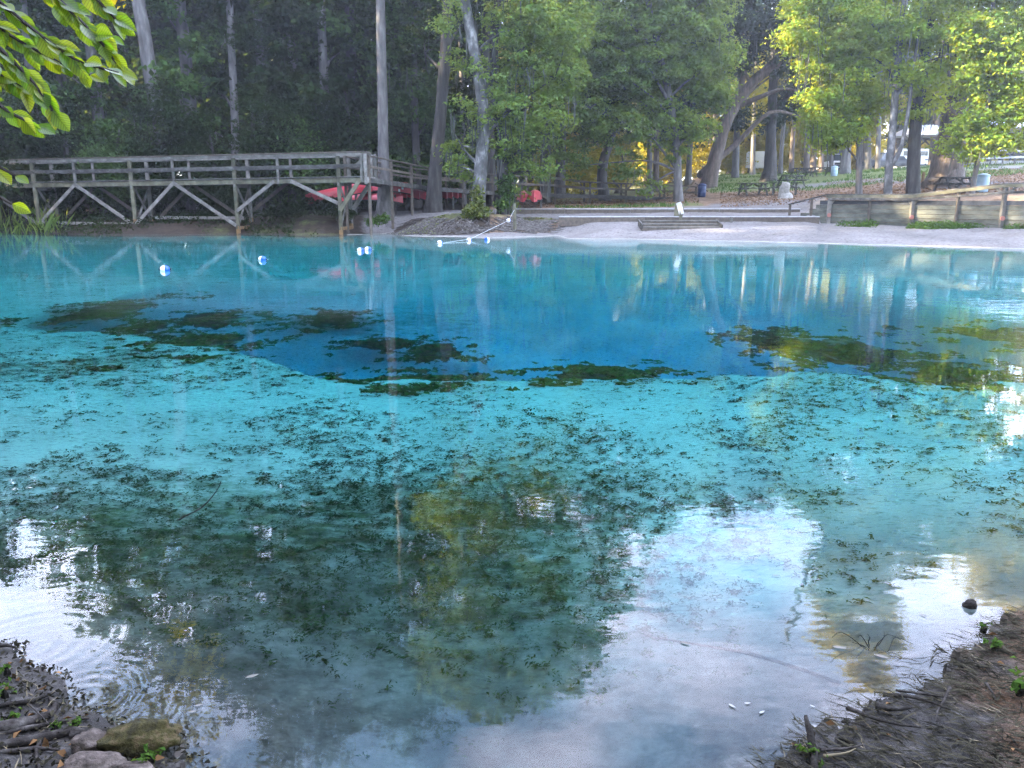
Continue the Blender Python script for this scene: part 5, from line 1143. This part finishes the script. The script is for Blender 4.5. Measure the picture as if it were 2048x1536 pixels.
for k in range(5000):
    a = random.uniform(0, 6.28); r = random.random()**.5; pts.append((MX+4.1*r*math.cos(a), MY+2.6*r*math.sin(a), random.random()*.06))
P = np.array(pts); z, s = terrain(P[:, 0], P[:, 1]); P[:, 2] += z; P = P[(s < -.1) & (fbm(P[:, 0]*.7, P[:, 1]*.7, 73) > .18)]; ground_leaves('mound_moss', 'mossy green patches on the root mound', 'moss', P, .08, 'lf_ivy', 1.5)
def blades(pts, h, w, lean=.35):
    P = np.array(pts); n = len(P); a = rng.random(n)*6.28; d = np.stack([np.cos(a), np.sin(a), 0*a], -1)*w; L_ = (h*(.5+rng.random(n)))[:, None]; le = rng.normal(size=(n, 3))*[lean, lean, 0]
    V = np.stack([P-d, P+d, P+d*.7+le*L_*.4+[0, 0, 1]*L_*.6, P+le*L_+[0, 0, 1]*L_], 1).reshape(-1, 3); return V, np.arange(n)[:, None]*4 + np.array([[0, 1, 2, 3]])
pts = []
for k in range(260):
    px = random.choice([random.gauss(25, 25), random.gauss(95, 18), random.uniform(-150, 20)]); p = S(px, random.uniform(462, 468)); g = ground_z(p.x, p.y); pts.append((p.x, p.y, max(g, -.15)))
Vv, Ff = blades(pts, .75, .02); tag(link('shore_reeds', np_mesh('shore_reeds', Vv, Ff, M['lf_mid'])), 'pale grassy reeds at the water edge below the left bridge end', 'reeds', None, 'stuff')
pts = []
for k in range(26000):
    px = random.uniform(1110, 2100); d = random.uniform(46, 92); pts.append((U(px, d), d, 0))
P = np.array(pts); z, s = terrain(P[:, 0], P[:, 1]); P[:, 2] = z; px = P[:, 0]/P[:, 1]*1643+1024
keep = (((px > 1420) & (P[:, 1] > 55)) | ((px < 1400) & (np.abs(P[:, 1]-48.2) < 1.4))) & (fbm(P[:, 0]*.35, P[:, 1]*.35, 75) > -.15)
Vv, Ff = blades(P[keep], .14, .035); tag(link('lawn_grass', np_mesh('lawn_grass', Vv, Ff, M['lf_low'])), 'short patchy lawn grass on the rise', 'grass', None, 'stuff')
# fallen leaves on the far ground
pts = []
for k in range(16000):
    px = random.uniform(980, 2150); d = random.uniform(41, 62); pts.append((U(px, d), d, .02))
P = np.array(pts); z, s = terrain(P[:, 0], P[:, 1]); P[:, 2] += z; px = P[:, 0]/P[:, 1]*1643+1024
P = P[((px < 1400) & (P[:, 1] > 49.5)) | ((px > 1440) & (P[:, 1] > 46) & (P[:, 1] < 55)) | ((px > 1650) & (P[:, 1] > np.interp(px, [1640, 2200], [41.6, 34.2])))]
ground_leaves('fallen_leaves', 'brown fallen leaves on the far lawn', 'leaves', P, .12, 'litter_leaf', 2.0)
# roots of the mound
mb = MB((MX, MY, 0))
for k in range(420):
    a = random.uniform(math.pi*1.0, math.pi*2.0) if random.random() < .85 else random.uniform(0, math.pi); r0 = random.uniform(.45, .85); r1 = r0 + random.uniform(.15, .32); tw = random.gauss(.12, .22); pp = []
    for i in range(6):
        t = i/5; r = r0+(r1-r0)*t; aa = a + tw*t + random.gauss(0, .012); x, y = MX+4.3*r*math.cos(aa), MY+2.75*r*math.sin(aa); pp.append([x, y, 0])
    pa = np.array(pp); z, s = terrain(pa[:, 0], pa[:, 1]); z = np.maximum(z, -.12); w = random.uniform(.012, .035)
    mb.tube([(x, y, zz+.02+random.uniform(0, .03)) for (x, y, _), zz in zip(pp, z)], [w, w, w*.9, w*.8, w*.6, w*.3], 4)
t = mb.build('mound_roots', M['mound_root'], None, True); t.location = (MX, MY, 0); tag(t, 'tangle of grey roots spilling down the mound to the water', 'roots', None, 'stuff')

# ================================================================== UNDER WATER
def blob_mesh(name, r, mat, seed=0, rough=.25, flat=1.0, sub=4, freq=1.6):
    import bmesh
    bm = bmesh.new(); bmesh.ops.create_icosphere(bm, subdivisions=sub, radius=1)
    co = np.array([v.co[:] for v in bm.verts]); n = fbm(co[:, 0]*freq+seed*7.3, co[:, 1]*freq+co[:, 2]*1.7*freq, seed, 5); co = co*(1+rough*2*n)[:, None]
    fine = fbm(co[:, 0]*6+3, co[:, 1]*6+co[:, 2]*5, seed+9, 3); co = co*(1+.10*fine)[:, None]
    co[:, 2] = np.where(co[:, 2] > .35, .35+(co[:, 2]-.35)*flat, co[:, 2])
    for v, c in zip(bm.verts, co): v.co = c*np.array(r)
    me = bpy.data.meshes.new(name); bm.to_mesh(me); bm.free(); me.polygons.foreach_set('use_smooth', np.ones(len(me.polygons), bool)); me.materials.append(mat); return me
RW = []
def pool_rock(px, py, z, r, label, seed, rz_=0, mat='rock_pool'):
    c = BED(px, py, z); RW.append((c, r)); o = link('ledge_rock', blob_mesh('ledge_rock', tuple(a*.72 for a in r), M[mat], seed, .62, .5, 5, 2.0), None); o.location = c; o.rotation_euler = (0, 0, rz_); return tag(o, label, 'rock', 'algae covered rocks round the spring hole')
pool_rock(400, 690, -1.15, (.52, .85, .30), 'broad dark rock ledge at the left rim of the hole', 1, .1)
pool_rock(300, 655, -1.05, (.26, .4, .32), 'black rock lump at the far left corner of the hole', 2)
pool_rock(215, 622, -.80, (.65, 1.2, .14), 'flat greenish rock shelf left of the hole', 3, .1)
pool_rock(1207, 752, -1.12, (.52, .42, .20), 'green topped slab on the front lip near its middle', 4, .02)
pool_rock(850, 768, -1.14, (.62, .36, .14), 'algae streaked slab on the front lip left of the middle', 5, -.06)
pool_rock(1690, 700, -1.5, (.62, .9, .36), 'large dark rock below the right rim of the hole', 6, .15)
pool_rock(1560, 690, -1.9, (.42, .7, .3), 'dark rock mass left of the large right rock', 7, .2)
pool_rock(1895, 745, -1.05, (.42, .62, .22), 'dark pointed rock at the right end of the lip', 8, -.5)
pool_rock(2010, 672, -.75, (.6, .7, .12), 'yellowish rock shelf at the right frame edge', 9, 0)
pool_rock(870, 705, -3.6, (.42, .5, .3), 'dark weedy boulder deep in the middle of the hole', 10)
pool_rock(660, 640, -3.6, (.5, .55, .3), 'dark long boulder on the far left slope of the hole', 11)
pool_rock(770, 690, -3.9, (.5, .4, .35), 'small dark boulder beside the deep middle one', 12)
pool_rock(430, 640, -1.35, (.5, .7, .22), 'dark ragged rock sticking into the hole from the left', 13, .3)

def rock_weeds():
    P = []
    for c, r in RW:
        k = int(6500*(r[0]*r[1])**.6)+300; q = rng.normal(size=(k, 2)); rr = rng.random(k)**.6*2.5; q = q/np.linalg.norm(q, axis=1, keepdims=True)*rr[:, None]
        cl = fbm(q[:, 0]*1.7+c.x*9, q[:, 1]*2.6+c.y*7, 3) > -.30 + .27*rr; q = q[cl]; rr = rr[cl]
        P.append(np.stack([c.x+q[:, 0]*r[0], c.y+q[:, 1]*r[1], np.maximum(c.z-.05, terrain(c.x+q[:, 0]*r[0], c.y+q[:, 1]*r[1])[0]*(rr > 1)+(c.z-.05)*(rr <= 1)) + r[2]*np.sqrt(np.clip(1.15-rr**2, 0, 1))*.8+.05*rng.random(len(rr))], -1))
    P = np.concatenate(P); N = rng.normal(size=P.shape)*.7+[0, -.2, .8]; Vv, Ff = leaf_cards(P, N, .12, .5); return np_mesh('rock_weed', Vv, Ff, M['weed_green'])
tag(link('rock_weed', rock_weeds()), 'dark ragged algae tufts growing on the rocks round the hole', 'algae', None, 'stuff')
def weeds():
    n = 300000; th = rng.uniform(-.72, .72, n); d = 1.9*np.exp(rng.random(n)*np.log(26/1.9)); x = d*np.tan(th); y = d
    z, s = terrain(x, y); den = weed_density(x, y); dd = np.hypot(x, y)
    patch = fbm(x*1.6, y*1.6, 81); prob = np.clip(.05 + .95*(den-.06) + .42*patch, .015, 1)*(1-.8*sm(1.2, 2.5, -z))*(.02+.98*sm(2.6, 5.2, dd))*(.25+.75*(1-sm(9, 16, dd)))
    k = (s > .5) & (z > -3.2) & (rng.random(n) < prob*.66); x, y, z, dd = x[k], y[k], z[k], dd[k]; m = len(x); per = 13
    ln = (.020+.060*rng.random((m, 1))**2)*(.28+.058*dd[:, None]); ang = rng.normal(.12, .45, (m, 1)); dirv = np.stack([np.cos(ang), np.sin(ang)], -1)
    t = rng.normal(size=(m, per))*.6; o = rng.normal(size=(m, per))*.30
    P = np.stack([x[:, None]+(dirv[..., 0]*t - dirv[..., 1]*o)*ln, y[:, None]+(dirv[..., 1]*t + dirv[..., 0]*o)*ln, z[:, None]+.012+.05*rng.random((m, per))**2], -1).reshape(-1, 3)
    a = np.repeat(ang, per, 1).reshape(-1)+rng.normal(0, .9, m*per); L_ = np.repeat(ln, per, 1).reshape(-1)*(.4+rng.random(m*per))*.36; w = L_*.36
    D = np.stack([np.cos(a), np.sin(a), rng.normal(0, .35, m*per)], -1)*L_[:, None]; Sd = np.stack([-np.sin(a), np.cos(a), 0*a], -1)*w[:, None]
    V = np.stack([P-D, P+Sd+[0, 0, .006], P+D, P-Sd+[0, 0, .006]], 1).reshape(-1, 3)
    return np_mesh('waterweed', V, np.arange(len(P))[:, None]*4+np.array([[0, 1, 2, 3]]), M['weed'])
tag(link('waterweed', weeds()), 'dark tufts of waterweed scattered over the sandy bed', 'waterweed', None, 'stuff')

# ================================================================== NEAR BANKS
def on_bank(px, py, dz=0.0):
    p = S(px, py, .06); z = ground_z(p.x, p.y); p = S(px, py, max(z, 0)); p.z = max(ground_z(p.x, p.y), 0)+dz; return p
def rooty(name, label, pts, w, mat='root', group=None, cat=None, dz=.01, wob=.25, lift=None):
    P = [on_bank(px, py, dz + (lift[i] if lift else 0)) for i, (px, py) in enumerate(pts)]; n = len(P)
    rad = [.75*w*(1-.75*i/(n-1))/600 for i in range(n)] if not isinstance(w, list) else [.72*a/600 for a in w]
    t = MB(P[0]).tube([p - Vector((0, 0, .2*r)) for p, r in zip(P, rad)], rad, 8, True, wob, 4).build(name, M[mat], None, True); t.location = P[0]; return tag(t, label, cat or name.replace('_', ' '), group)
RT = 'tree roots on the left bank'
rooty('tree_root', 'thick pale root snaking from the left edge to the mossy rock', [(-40, 1500), (40, 1490), (100, 1476), (150, 1468), (200, 1478), (235, 1472)], [13, 15, 15, 13, 9, 4], group=RT)
rooty('tree_root', 'gnarled grey root highest on the left bank', [(-40, 1462), (20, 1456), (60, 1448), (95, 1436), (110, 1415), (100, 1400)], [17, 19, 17, 12, 9, 5], group=RT)
rooty('tree_root', 'long thin root between the two thick ones', [(-40, 1478), (40, 1466), (90, 1455), (130, 1446), (180, 1442)], [8, 8, 7, 5, 3], group=RT)
rooty('tree_root', 'knotted root reaching the water left of the mossy rock', [(140, 1475), (175, 1468), (215, 1466), (245, 1467)], [11, 12, 9, 3], group=RT)
rooty('tree_root', 'thin root forking down at the bottom left edge', [(85, 1478), (75, 1500), (74, 1520), (80, 1545)], [4, 5, 5, 4], group=RT)
rooty('tree_root', 'lowest pale root along the bottom edge', [(-40, 1512), (20, 1508), (70, 1502), (120, 1505)], [7, 7, 6, 3], group=RT)
rooty('tree_root', 'dark root in the upper litter of the left bank', [(-20, 1420), (30, 1414), (70, 1405), (110, 1388)], [6, 7, 6, 3], 'moss_root', group=RT)
for i, (px, py, r, mt, lb) in enumerate(((272, 1500, (.125, .060, .062), 'rock_moss', 'moss topped rock at the water edge bottom left'), (325, 1492, (.055, .035, .022), 'rock_moss', 'pointed dark tip stone beyond the mossy rock'), (172, 1506, (.055, .045, .042), 'rock_bank', 'brown stone left of the mossy rock'),
      (185, 1546, (.09, .05, .04), 'rock_bank', 'brown stone at the bottom edge below the mossy rock'), (262, 1552, (.06, .03, .018), 'rock_bank', 'flat pale stone at the bottom edge'), (1945, 1218, (.03, .026, .024), 'moss_root', 'dark lump at the waterline on the right'))):
    o = link('bank_stone', blob_mesh('bank_stone', r, M[mt], 20+i, .18, 1, 4, 1.3)); p = on_bank(px, py); o.location = p + Vector((0, .02, r[2]*.35)); o.rotation_euler = (0, 0, [.15, .1, .3, .1, 0, .4][i]); tag(o, lb, 'stone', 'stones on the near banks')
SK = 'sticks on the near banks'
STK = [('dark twig bundle pointing into the water on the right bank', [(1768, 1385), (1830, 1408), (1900, 1432)], 7, 'moss_root'), ('thin straight twig beside the dark bundle', [(1790, 1392), (1850, 1402), (1905, 1410)], 4, 'moss_root'),
       ('dark flat stick at the right water edge', [(1750, 1425), (1790, 1430), (1822, 1428)], 10, 'moss_root'), ('long dark stick running along the right shore', [(1694, 1428), (1740, 1446), (1790, 1460), (1840, 1468)], 7, 'moss_root'),
       ('pale bent stick standing out on the right mud', [(1898, 1385), (1885, 1415), (1872, 1440), (1872, 1458)], 5, 'root'), ('thin pale stick right of the bent one', [(1970, 1378), (1985, 1400), (1990, 1415)], 4, 'root'),
       ('pale straw stem at the bottom of the right bank', [(1640, 1512), (1690, 1508), (1725, 1502)], 5, 'root'), ('yellow stem lying by the stub log', [(1646, 1526), (1690, 1518), (1710, 1508)], 4, 'straw'), ('long thin twig crossing the right debris', [(1684, 1440), (1720, 1462), (1752, 1478)], 3, 'moss_root'),
       ('twig across the left litter', [(60, 1420), (80, 1440), (100, 1462)], 3, 'root'), ('dark branch stub in the water at the left edge', [(-20, 1306), (20, 1302), (42, 1301)], 6, 'moss_root')]
for lb, pts, w, mt in STK: rooty('fallen_stick', lb, pts, w, mt, SK, 'stick', .025)
rooty('stub_log', 'short broken log poking into the water at the lower right', [(1608, 1468), (1615, 1490), (1625, 1515), (1630, 1550)], [5, 9, 11, 12], 'moss_root', None, 'log', .0, .3, [.10, .06, .03, .0])
# sunken branch and the bare twig that stands out of the water
P = [BED(px, py, -.12) for px, py in ((1290, 1272), (1400, 1290), (1500, 1308), (1590, 1335), (1680, 1370))]; t = MB(P[0]).tube([Vector((p.x, p.y, max(p.z, ground_z(p.x, p.y)+.01))) for p in P], [.004, .007, .010, .011, .009], 6, True, .2, 4).build('sunken_branch', M['moss_root'], None, True); t.location = P[0]; tag(t, 'long thin branch lying under the shallow water at right', 'branch')
p = S(358, 1040); a = W(442, 962, p.y*1.02); t = MB(p).tube([p-Vector((.05, -.1, .12)), p, p.lerp(a, .4)+Vector((.03, 0, -.02)), p.lerp(a, .75)+Vector((.035, 0, 0)), a], [.004, .005, .004, .003, .002], 5, True, .2, 3).build('standing_twig', M['moss_root'], None, True); t.location = p; tag(t, 'bare thin twig rising out of the water at left', 'twig')
e = p = S(1735, 1292); mb = MB(p)
for k in range(7):
    a = -.9 + k*.28; q = p + Vector((k*.006, random.gauss(0, .015), -.03)); L_ = random.uniform(.06, .15); mb.tube([q, q+Vector((math.sin(a)*L_*.35, random.gauss(0, .01), L_*.3)), q+Vector((math.sin(a)*L_*.9, random.gauss(0, .02), L_*.55)), q+Vector((math.sin(a)*L_*1.4, random.gauss(0, .03), L_*.6))], [.002, .0018, .0014, .0007], 4, True, 0, 3)
t = mb.build('twig_cluster', M['moss_root'], None, True); t.location = p; tag(t, 'small cluster of dark twigs poking out of the right shallows', 'twigs')
# floating leaves
def floating(px, py, sz, ang, lb, mt='float_leaf'):
    V = []; n = 9
    for i in range(n):
        t = i/(n-1); w = math.sin(math.pi*t**.8)*.34; V += [((t-.5), w*.5, .012+.05*abs(t-.5)), ((t-.5), 0, 0.0), ((t-.5), -w*.5, .012+.05*abs(t-.5))]
    F = [(i*3+j, i*3+j+1, i*3+j+4, i*3+j+3) for i in range(n-1) for j in (0, 1)]
    me = bpy.data.meshes.new('floating_leaf'); me.from_pydata([tuple(c*sz for c in v) for v in V], [], F); me.materials.append(M[mt]); p = S(px, py, .004); o = link('floating_leaf', me); o.location = p; o.rotation_euler = (random.gauss(0, .05), random.gauss(0, .05), ang); return tag(o, lb, 'leaf', 'leaves floating on the near water')
for px, py, sz, an, lb in ((360, 1502, .085, 1.75, 'dark curled floating leaf beyond the mossy rock'), (398, 1410, .03, .3, 'small floating leaf right of the yellow reflection'), (386, 1423, .03, .2, 'floating leaf just below another small one'), (505, 1352, .05, .5, 'pale grey leaf floating on the tree reflection edge'), (1370, 1286, .045, -.5, 'grey upturned leaf floating mid right'), (1552, 1151, .035, -.2, 'thin pale leaf floating in the bright sky reflection'),
      (1635, 1137, .03, -.4, 'pale leaf floating left of the golden reflection'), (1680, 1295, .06, -.2, 'grey leaf floating on the golden reflection'), (1765, 1313, .06, -.6, 'brown narrow leaf floating by the twig cluster'), (1845, 1230, .035, -.8, 'brown leaf floating near the right stub'), (1465, 1412, .034, -.9, 'white ragged leaf, left of the pale three'), (1495, 1406, .026, .1, 'white ragged leaf, top of the pale three'), (1524, 1424, .030, .6, 'white ragged leaf, right of the pale three'), (1745, 1402, .03, .1, 'small white leaf near the right shore'), (1628, 1452, .035, -.2, 'white leaf touching the lower right debris'), (1625, 1412, .02, -.5, 'tiny white leaf halfway to the right shore')):
    floating(px, py, sz, an, lb, 'pale_leaf' if 'white ' in lb else 'float_leaf')
# litter and debris that nobody could count
def scatter(n, cond, zrise=.02):
    x = rng.uniform(-4, 4.5, n); y = rng.uniform(.9, 4.2, n); z, s = terrain(x, y); k = cond(x, y, s); return np.stack([x, y, np.maximum(z, .0)+zrise*rng.random(n)], -1)[k]
def strips(P, ln, w, ang, spread, tilt=.25):
    n = len(P); a = rng.normal(ang, spread, n); L_ = ln*(.3+rng.random(n)**2*1.6); D = np.stack([np.cos(a)*L_, np.sin(a)*L_, np.abs(rng.normal(0, tilt, n))*L_], -1); Sd = np.stack([-np.sin(a), np.cos(a), 0*a], -1)*(w*(.5+rng.random(n)))[:, None]
    mid = P + np.stack([rng.normal(0, .2, n)*L_, rng.normal(0, .2, n)*L_, .3*L_*rng.random(n)*.4], -1); V = np.stack([P-D, mid+Sd, P+D, mid-Sd], 1).reshape(-1, 3); return V, np.arange(n)[:, None]*4+np.array([[0, 1, 2, 3]])
P = scatter(240000, lambda x, y, s: (x > .5) & (s < .10) & (s > -1.6) & (rng.random(len(x)) < np.where(s < 0, .55*np.clip(.75+1.3*fbm(x*3, y*3, 91), 0, 1), .10)))
Vv, Ff = strips(P, .040, .0028, 2.75, .55, .10); tag(link('wet_debris', np_mesh('wet_debris', Vv, Ff, M['debris'])), 'mat of dark wet needles and stems on the right bank', 'debris', None, 'stuff')
P = scatter(16000, lambda x, y, s: (s < .02) & (rng.random(len(x)) < .3)); Vv, Ff = strips(P, .03, .0018, 2.4, .9); tag(link('dry_straw', np_mesh('dry_straw', Vv, Ff, M['straw'])), 'pale bits of dry straw on both near banks', 'straw', None, 'stuff')
P = scatter(150000, lambda x, y, s: (x < -.3) & (s < .06) & (rng.random(len(x)) < .42)); N = rng.normal(size=P.shape)*.6+[0, 0, 1]; Vv, Ff = leaf_cards(P, N, .020); tag(link('leaf_litter', np_mesh('leaf_litter', Vv, Ff, M['debris'])), 'dark leaf litter on the left bank', 'leaf litter', None, 'stuff')
P = scatter(9000, lambda x, y, s: (s < 0) & (rng.random(len(x)) < np.where(x < 0, .35, .10)*np.where((x > 1.9) & (y < 2.3), 4, 1))); N = rng.normal(size=P.shape)*.5+[0, 0, 1]; Vv, Ff = leaf_cards(P, N, .032); tag(link('brown_leaves', np_mesh('brown_leaves', Vv, Ff, M['litter_leaf'])), 'brown dead leaves lying on both near banks', 'dead leaves', None, 'stuff')
for px, py, sz, lb in ((10, 1395, .05, 'green seedling at the upper left bank edge'), (20, 1445, .045, 'green seedling between the left roots'), (110, 1462, .03, 'round green seedling leaf on the thick root'), (150, 1452, .03, 'yellow green seedling beside the knotted root'), (15, 1350, .05, 'seedling at the left waterline'), (300, 1528, .05, 'moss tuft at the foot of the mossy rock'), (1990, 1300, .06, 'fern like sprig on the right bank'), (2040, 1390, .08, 'dark grass tuft at the right frame edge'), (1620, 1525, .05, 'green leaf cluster on the stub log'), (1968, 1258, .04, 'small sprig in the right waterline litter')):
    c = on_bank(px, py); small_plant('seedling', lb, 'seedling', c, [(0, 0, sz*.6, sz*.7, sz*.7, sz*.5)], 30, sz*.42, 'lf_low', group='seedlings on the near banks', clump=sz*.3, per=6, stems=3)

# ================================================================== NEAR TREE: leaves that hang into the frame
root = empty('near_tree', (-3.3, 1.6, .2), 'near tree whose leafy branch hangs into the upper left corner', 'tree')
o = Vector((-3.3, 1.6, .2))
trunk_mb([(-3.3, 1.6, .1), (-3.2, 1.7, 1.4), (-3.0, 1.9, 3.0), (-2.9, 2.0, 5.5), (-2.8, 1.9, 8)], .17, .05, 1.5, .1, 12, [([(-3.0, 1.9, 2.9), (-3.2, 2.6, 4.0), (-3.6, 3.6, 5.0)], .07, .02)], o).build('trunk', M['bark_grey'], root, True)
link('crown', crown_mesh('crown', [(.4, .5, 7.2, 1.9, 1.8, 1.3), (-.6, -.4, 6.2, 1.8, 1.8, 1.2), (-1.0, .6, 7.6, 1.6, 1.6, 1.0)], 2600, .11, M['lf_near'], clump=.35, per=22), None, root)
def leaf_mesh(nm, asp, curl, tipd):
    V, F = [], []; n = 7
    prof = [0.02, .55, .9, 1.0, .85, .5, .0]
    for i in range(n):
        t = i/(n-1); w = prof[i]*asp*.5; z = -tipd*t*t; V += [(t, w, z+curl*w), (t, w*.5, z+curl*w*.35), (t, 0, z-.012), (t, -w*.5, z+curl*w*.35), (t, -w, z+curl*w)]
    for i in range(n-1):
        for j in range(4): F.append((i*5+j, i*5+j+1, i*5+j+6, i*5+j+5))
    me = bpy.data.meshes.new(nm); me.from_pydata(V, [], F); me.polygons.foreach_set('use_smooth', np.ones(len(F), bool)); me.materials.append(M['lf_near']); return me
LM = [leaf_mesh('leaf', .62, .35, .12), leaf_mesh('leaf', .50, .5, .25), leaf_mesh('leaf', .72, .2, .05)]
TW = [([(-160, -110), (-20, -10), (70, 62), (150, 118), (238, 146)], 1.75, 36), ([(20, -120), (90, -30), (150, 30), (205, 88), (232, 128)], 1.85, 34), ([(-140, 20), (-30, 75), (45, 140), (92, 200), (105, 222)], 1.6, 30), ([(-150, 150), (-40, 185), (20, 225), (72, 250)], 1.65, 18),
      ([(90, -120), (150, -50), (200, 5), (238, 45)], 1.9, 25), ([(-120, 300), (-50, 322), (0, 335), (30, 352)], 1.6, 4), ([(-120, 365), (-50, 378), (-10, 390), (24, 408)], 1.55, 2), ([(-150, -60), (-60, 10), (20, 70), (110, 120), (180, 150)], 1.95, 32), ([(0, -120), (60, -60), (120, 10), (175, 60), (215, 75)], 2.1, 32), ([(-160, 90), (-80, 110), (0, 150), (60, 180)], 1.8, 26)]
br = MB(o)
anchor = Vector((-3.05, 1.85, 2.6))
for pts, d, nl in TW:
    P = [W(px, py, d) for px, py in pts]; br.tube([anchor, anchor.lerp(P[0], .55)+Vector((0, 0, .12))]+P, [.02, .012]+[.006*(1-.75*i/len(P)) for i in range(len(P))], 6, True, .1, 3)
branch = br.build('branch', M['bark_dark'], root, True)
for pts, d, nl in TW:
    P = [W(px, py, d) for px, py in pts]; cum = [0]
    for a, b in zip(P, P[1:]): cum.append(cum[-1]+(b-a).length)
    for k in range(nl):
        t = cum[-1]*(.12+.88*(k+.6*random.random())/nl) if k < nl-1 else cum[-1]; i = max(j for j in range(len(P)) if cum[j] <= t+1e-6); i = min(i, len(P)-2); u = (t-cum[i])/(cum[i+1]-cum[i]); p = P[i].lerp(P[i+1], u); td = (P[i+1]-P[i]).normalized()
        sg = 1 if k % 2 else -1; dr = (td*random.uniform(.5, 1.0) + Vector((.25, 0, .9))*sg*random.uniform(.1, .7) + Vector((.15, random.uniform(-.5, .4), -random.uniform(.1, .75)))).normalized()
        if k == nl-1: dr = (td + Vector((.3, 0, -.1))).normalized()
        nrm = Vector((random.gauss(.1, .4), -random.uniform(.25, 1.1), random.uniform(.15, 1.0))); yv = nrm.cross(dr).normalized(); zv = dr.cross(yv).normalized(); sc = random.uniform(.030, .056)*d/1.75
        o_ = link('leaf', random.choice(LM), None, branch); o_.matrix_world = Matrix.Identity(4)
        mt = Matrix((( *dr, 0), (*yv, 0), (*zv, 0), (0, 0, 0, 1))).transposed(); mt = Matrix.Translation(p - o) @ mt.to_4x4() @ Matrix.Scale(sc, 4); o_.matrix_local = mt
# tree that leans over the run at left, seen mainly in the water's mirror
root = empty('overhanging_tree', (-10.5, 6.3, .3), 'tree leaning over the water from the left bank, mirrored at lower left', 'tree'); o = Vector((-10.5, 6.3, .3))
B = [(-5.2, 9.3, 5.15, 1.0, .9, .8), (-6.2, 9.0, 5.65, 1.2, 1.0, .8), (-4.5, 9.6, 4.55, .8, .8, .6), (-7.2, 8.6, 6.45, 1.4, 1.2, 1), (-8.6, 8, 7.35, 1.6, 1.5, 1.1), (-5.6, 9.8, 6.15, 1.0, 1, .8), (-10, 7, 8.15, 1.8, 1.6, 1.2)]
P = [Vector(p) for p in ((-10.5, 6.3, .2), (-9.9, 6.7, 2.6), (-9.0, 7.3, 4.6), (-8.2, 7.9, 6.0), (-7.6, 8.3, 6.6))]
trunk_mb(P, .24, .08, 1.5, .1, 12, [(limb_to(P[2], b[:3]), .07, .012) for b in B[:6]], o).build('trunk', M['bark_dark'], root, True)
link('crown', crown_mesh('crown', [(b[0]+10.5, b[1]-6.3, b[2]-.3, *b[3:]) for b in B], 6500, .11, M['lf_sun_paint'], clump=.3, per=26), None, root)  # crown is not sunlit; its golden light is in the leaf colour
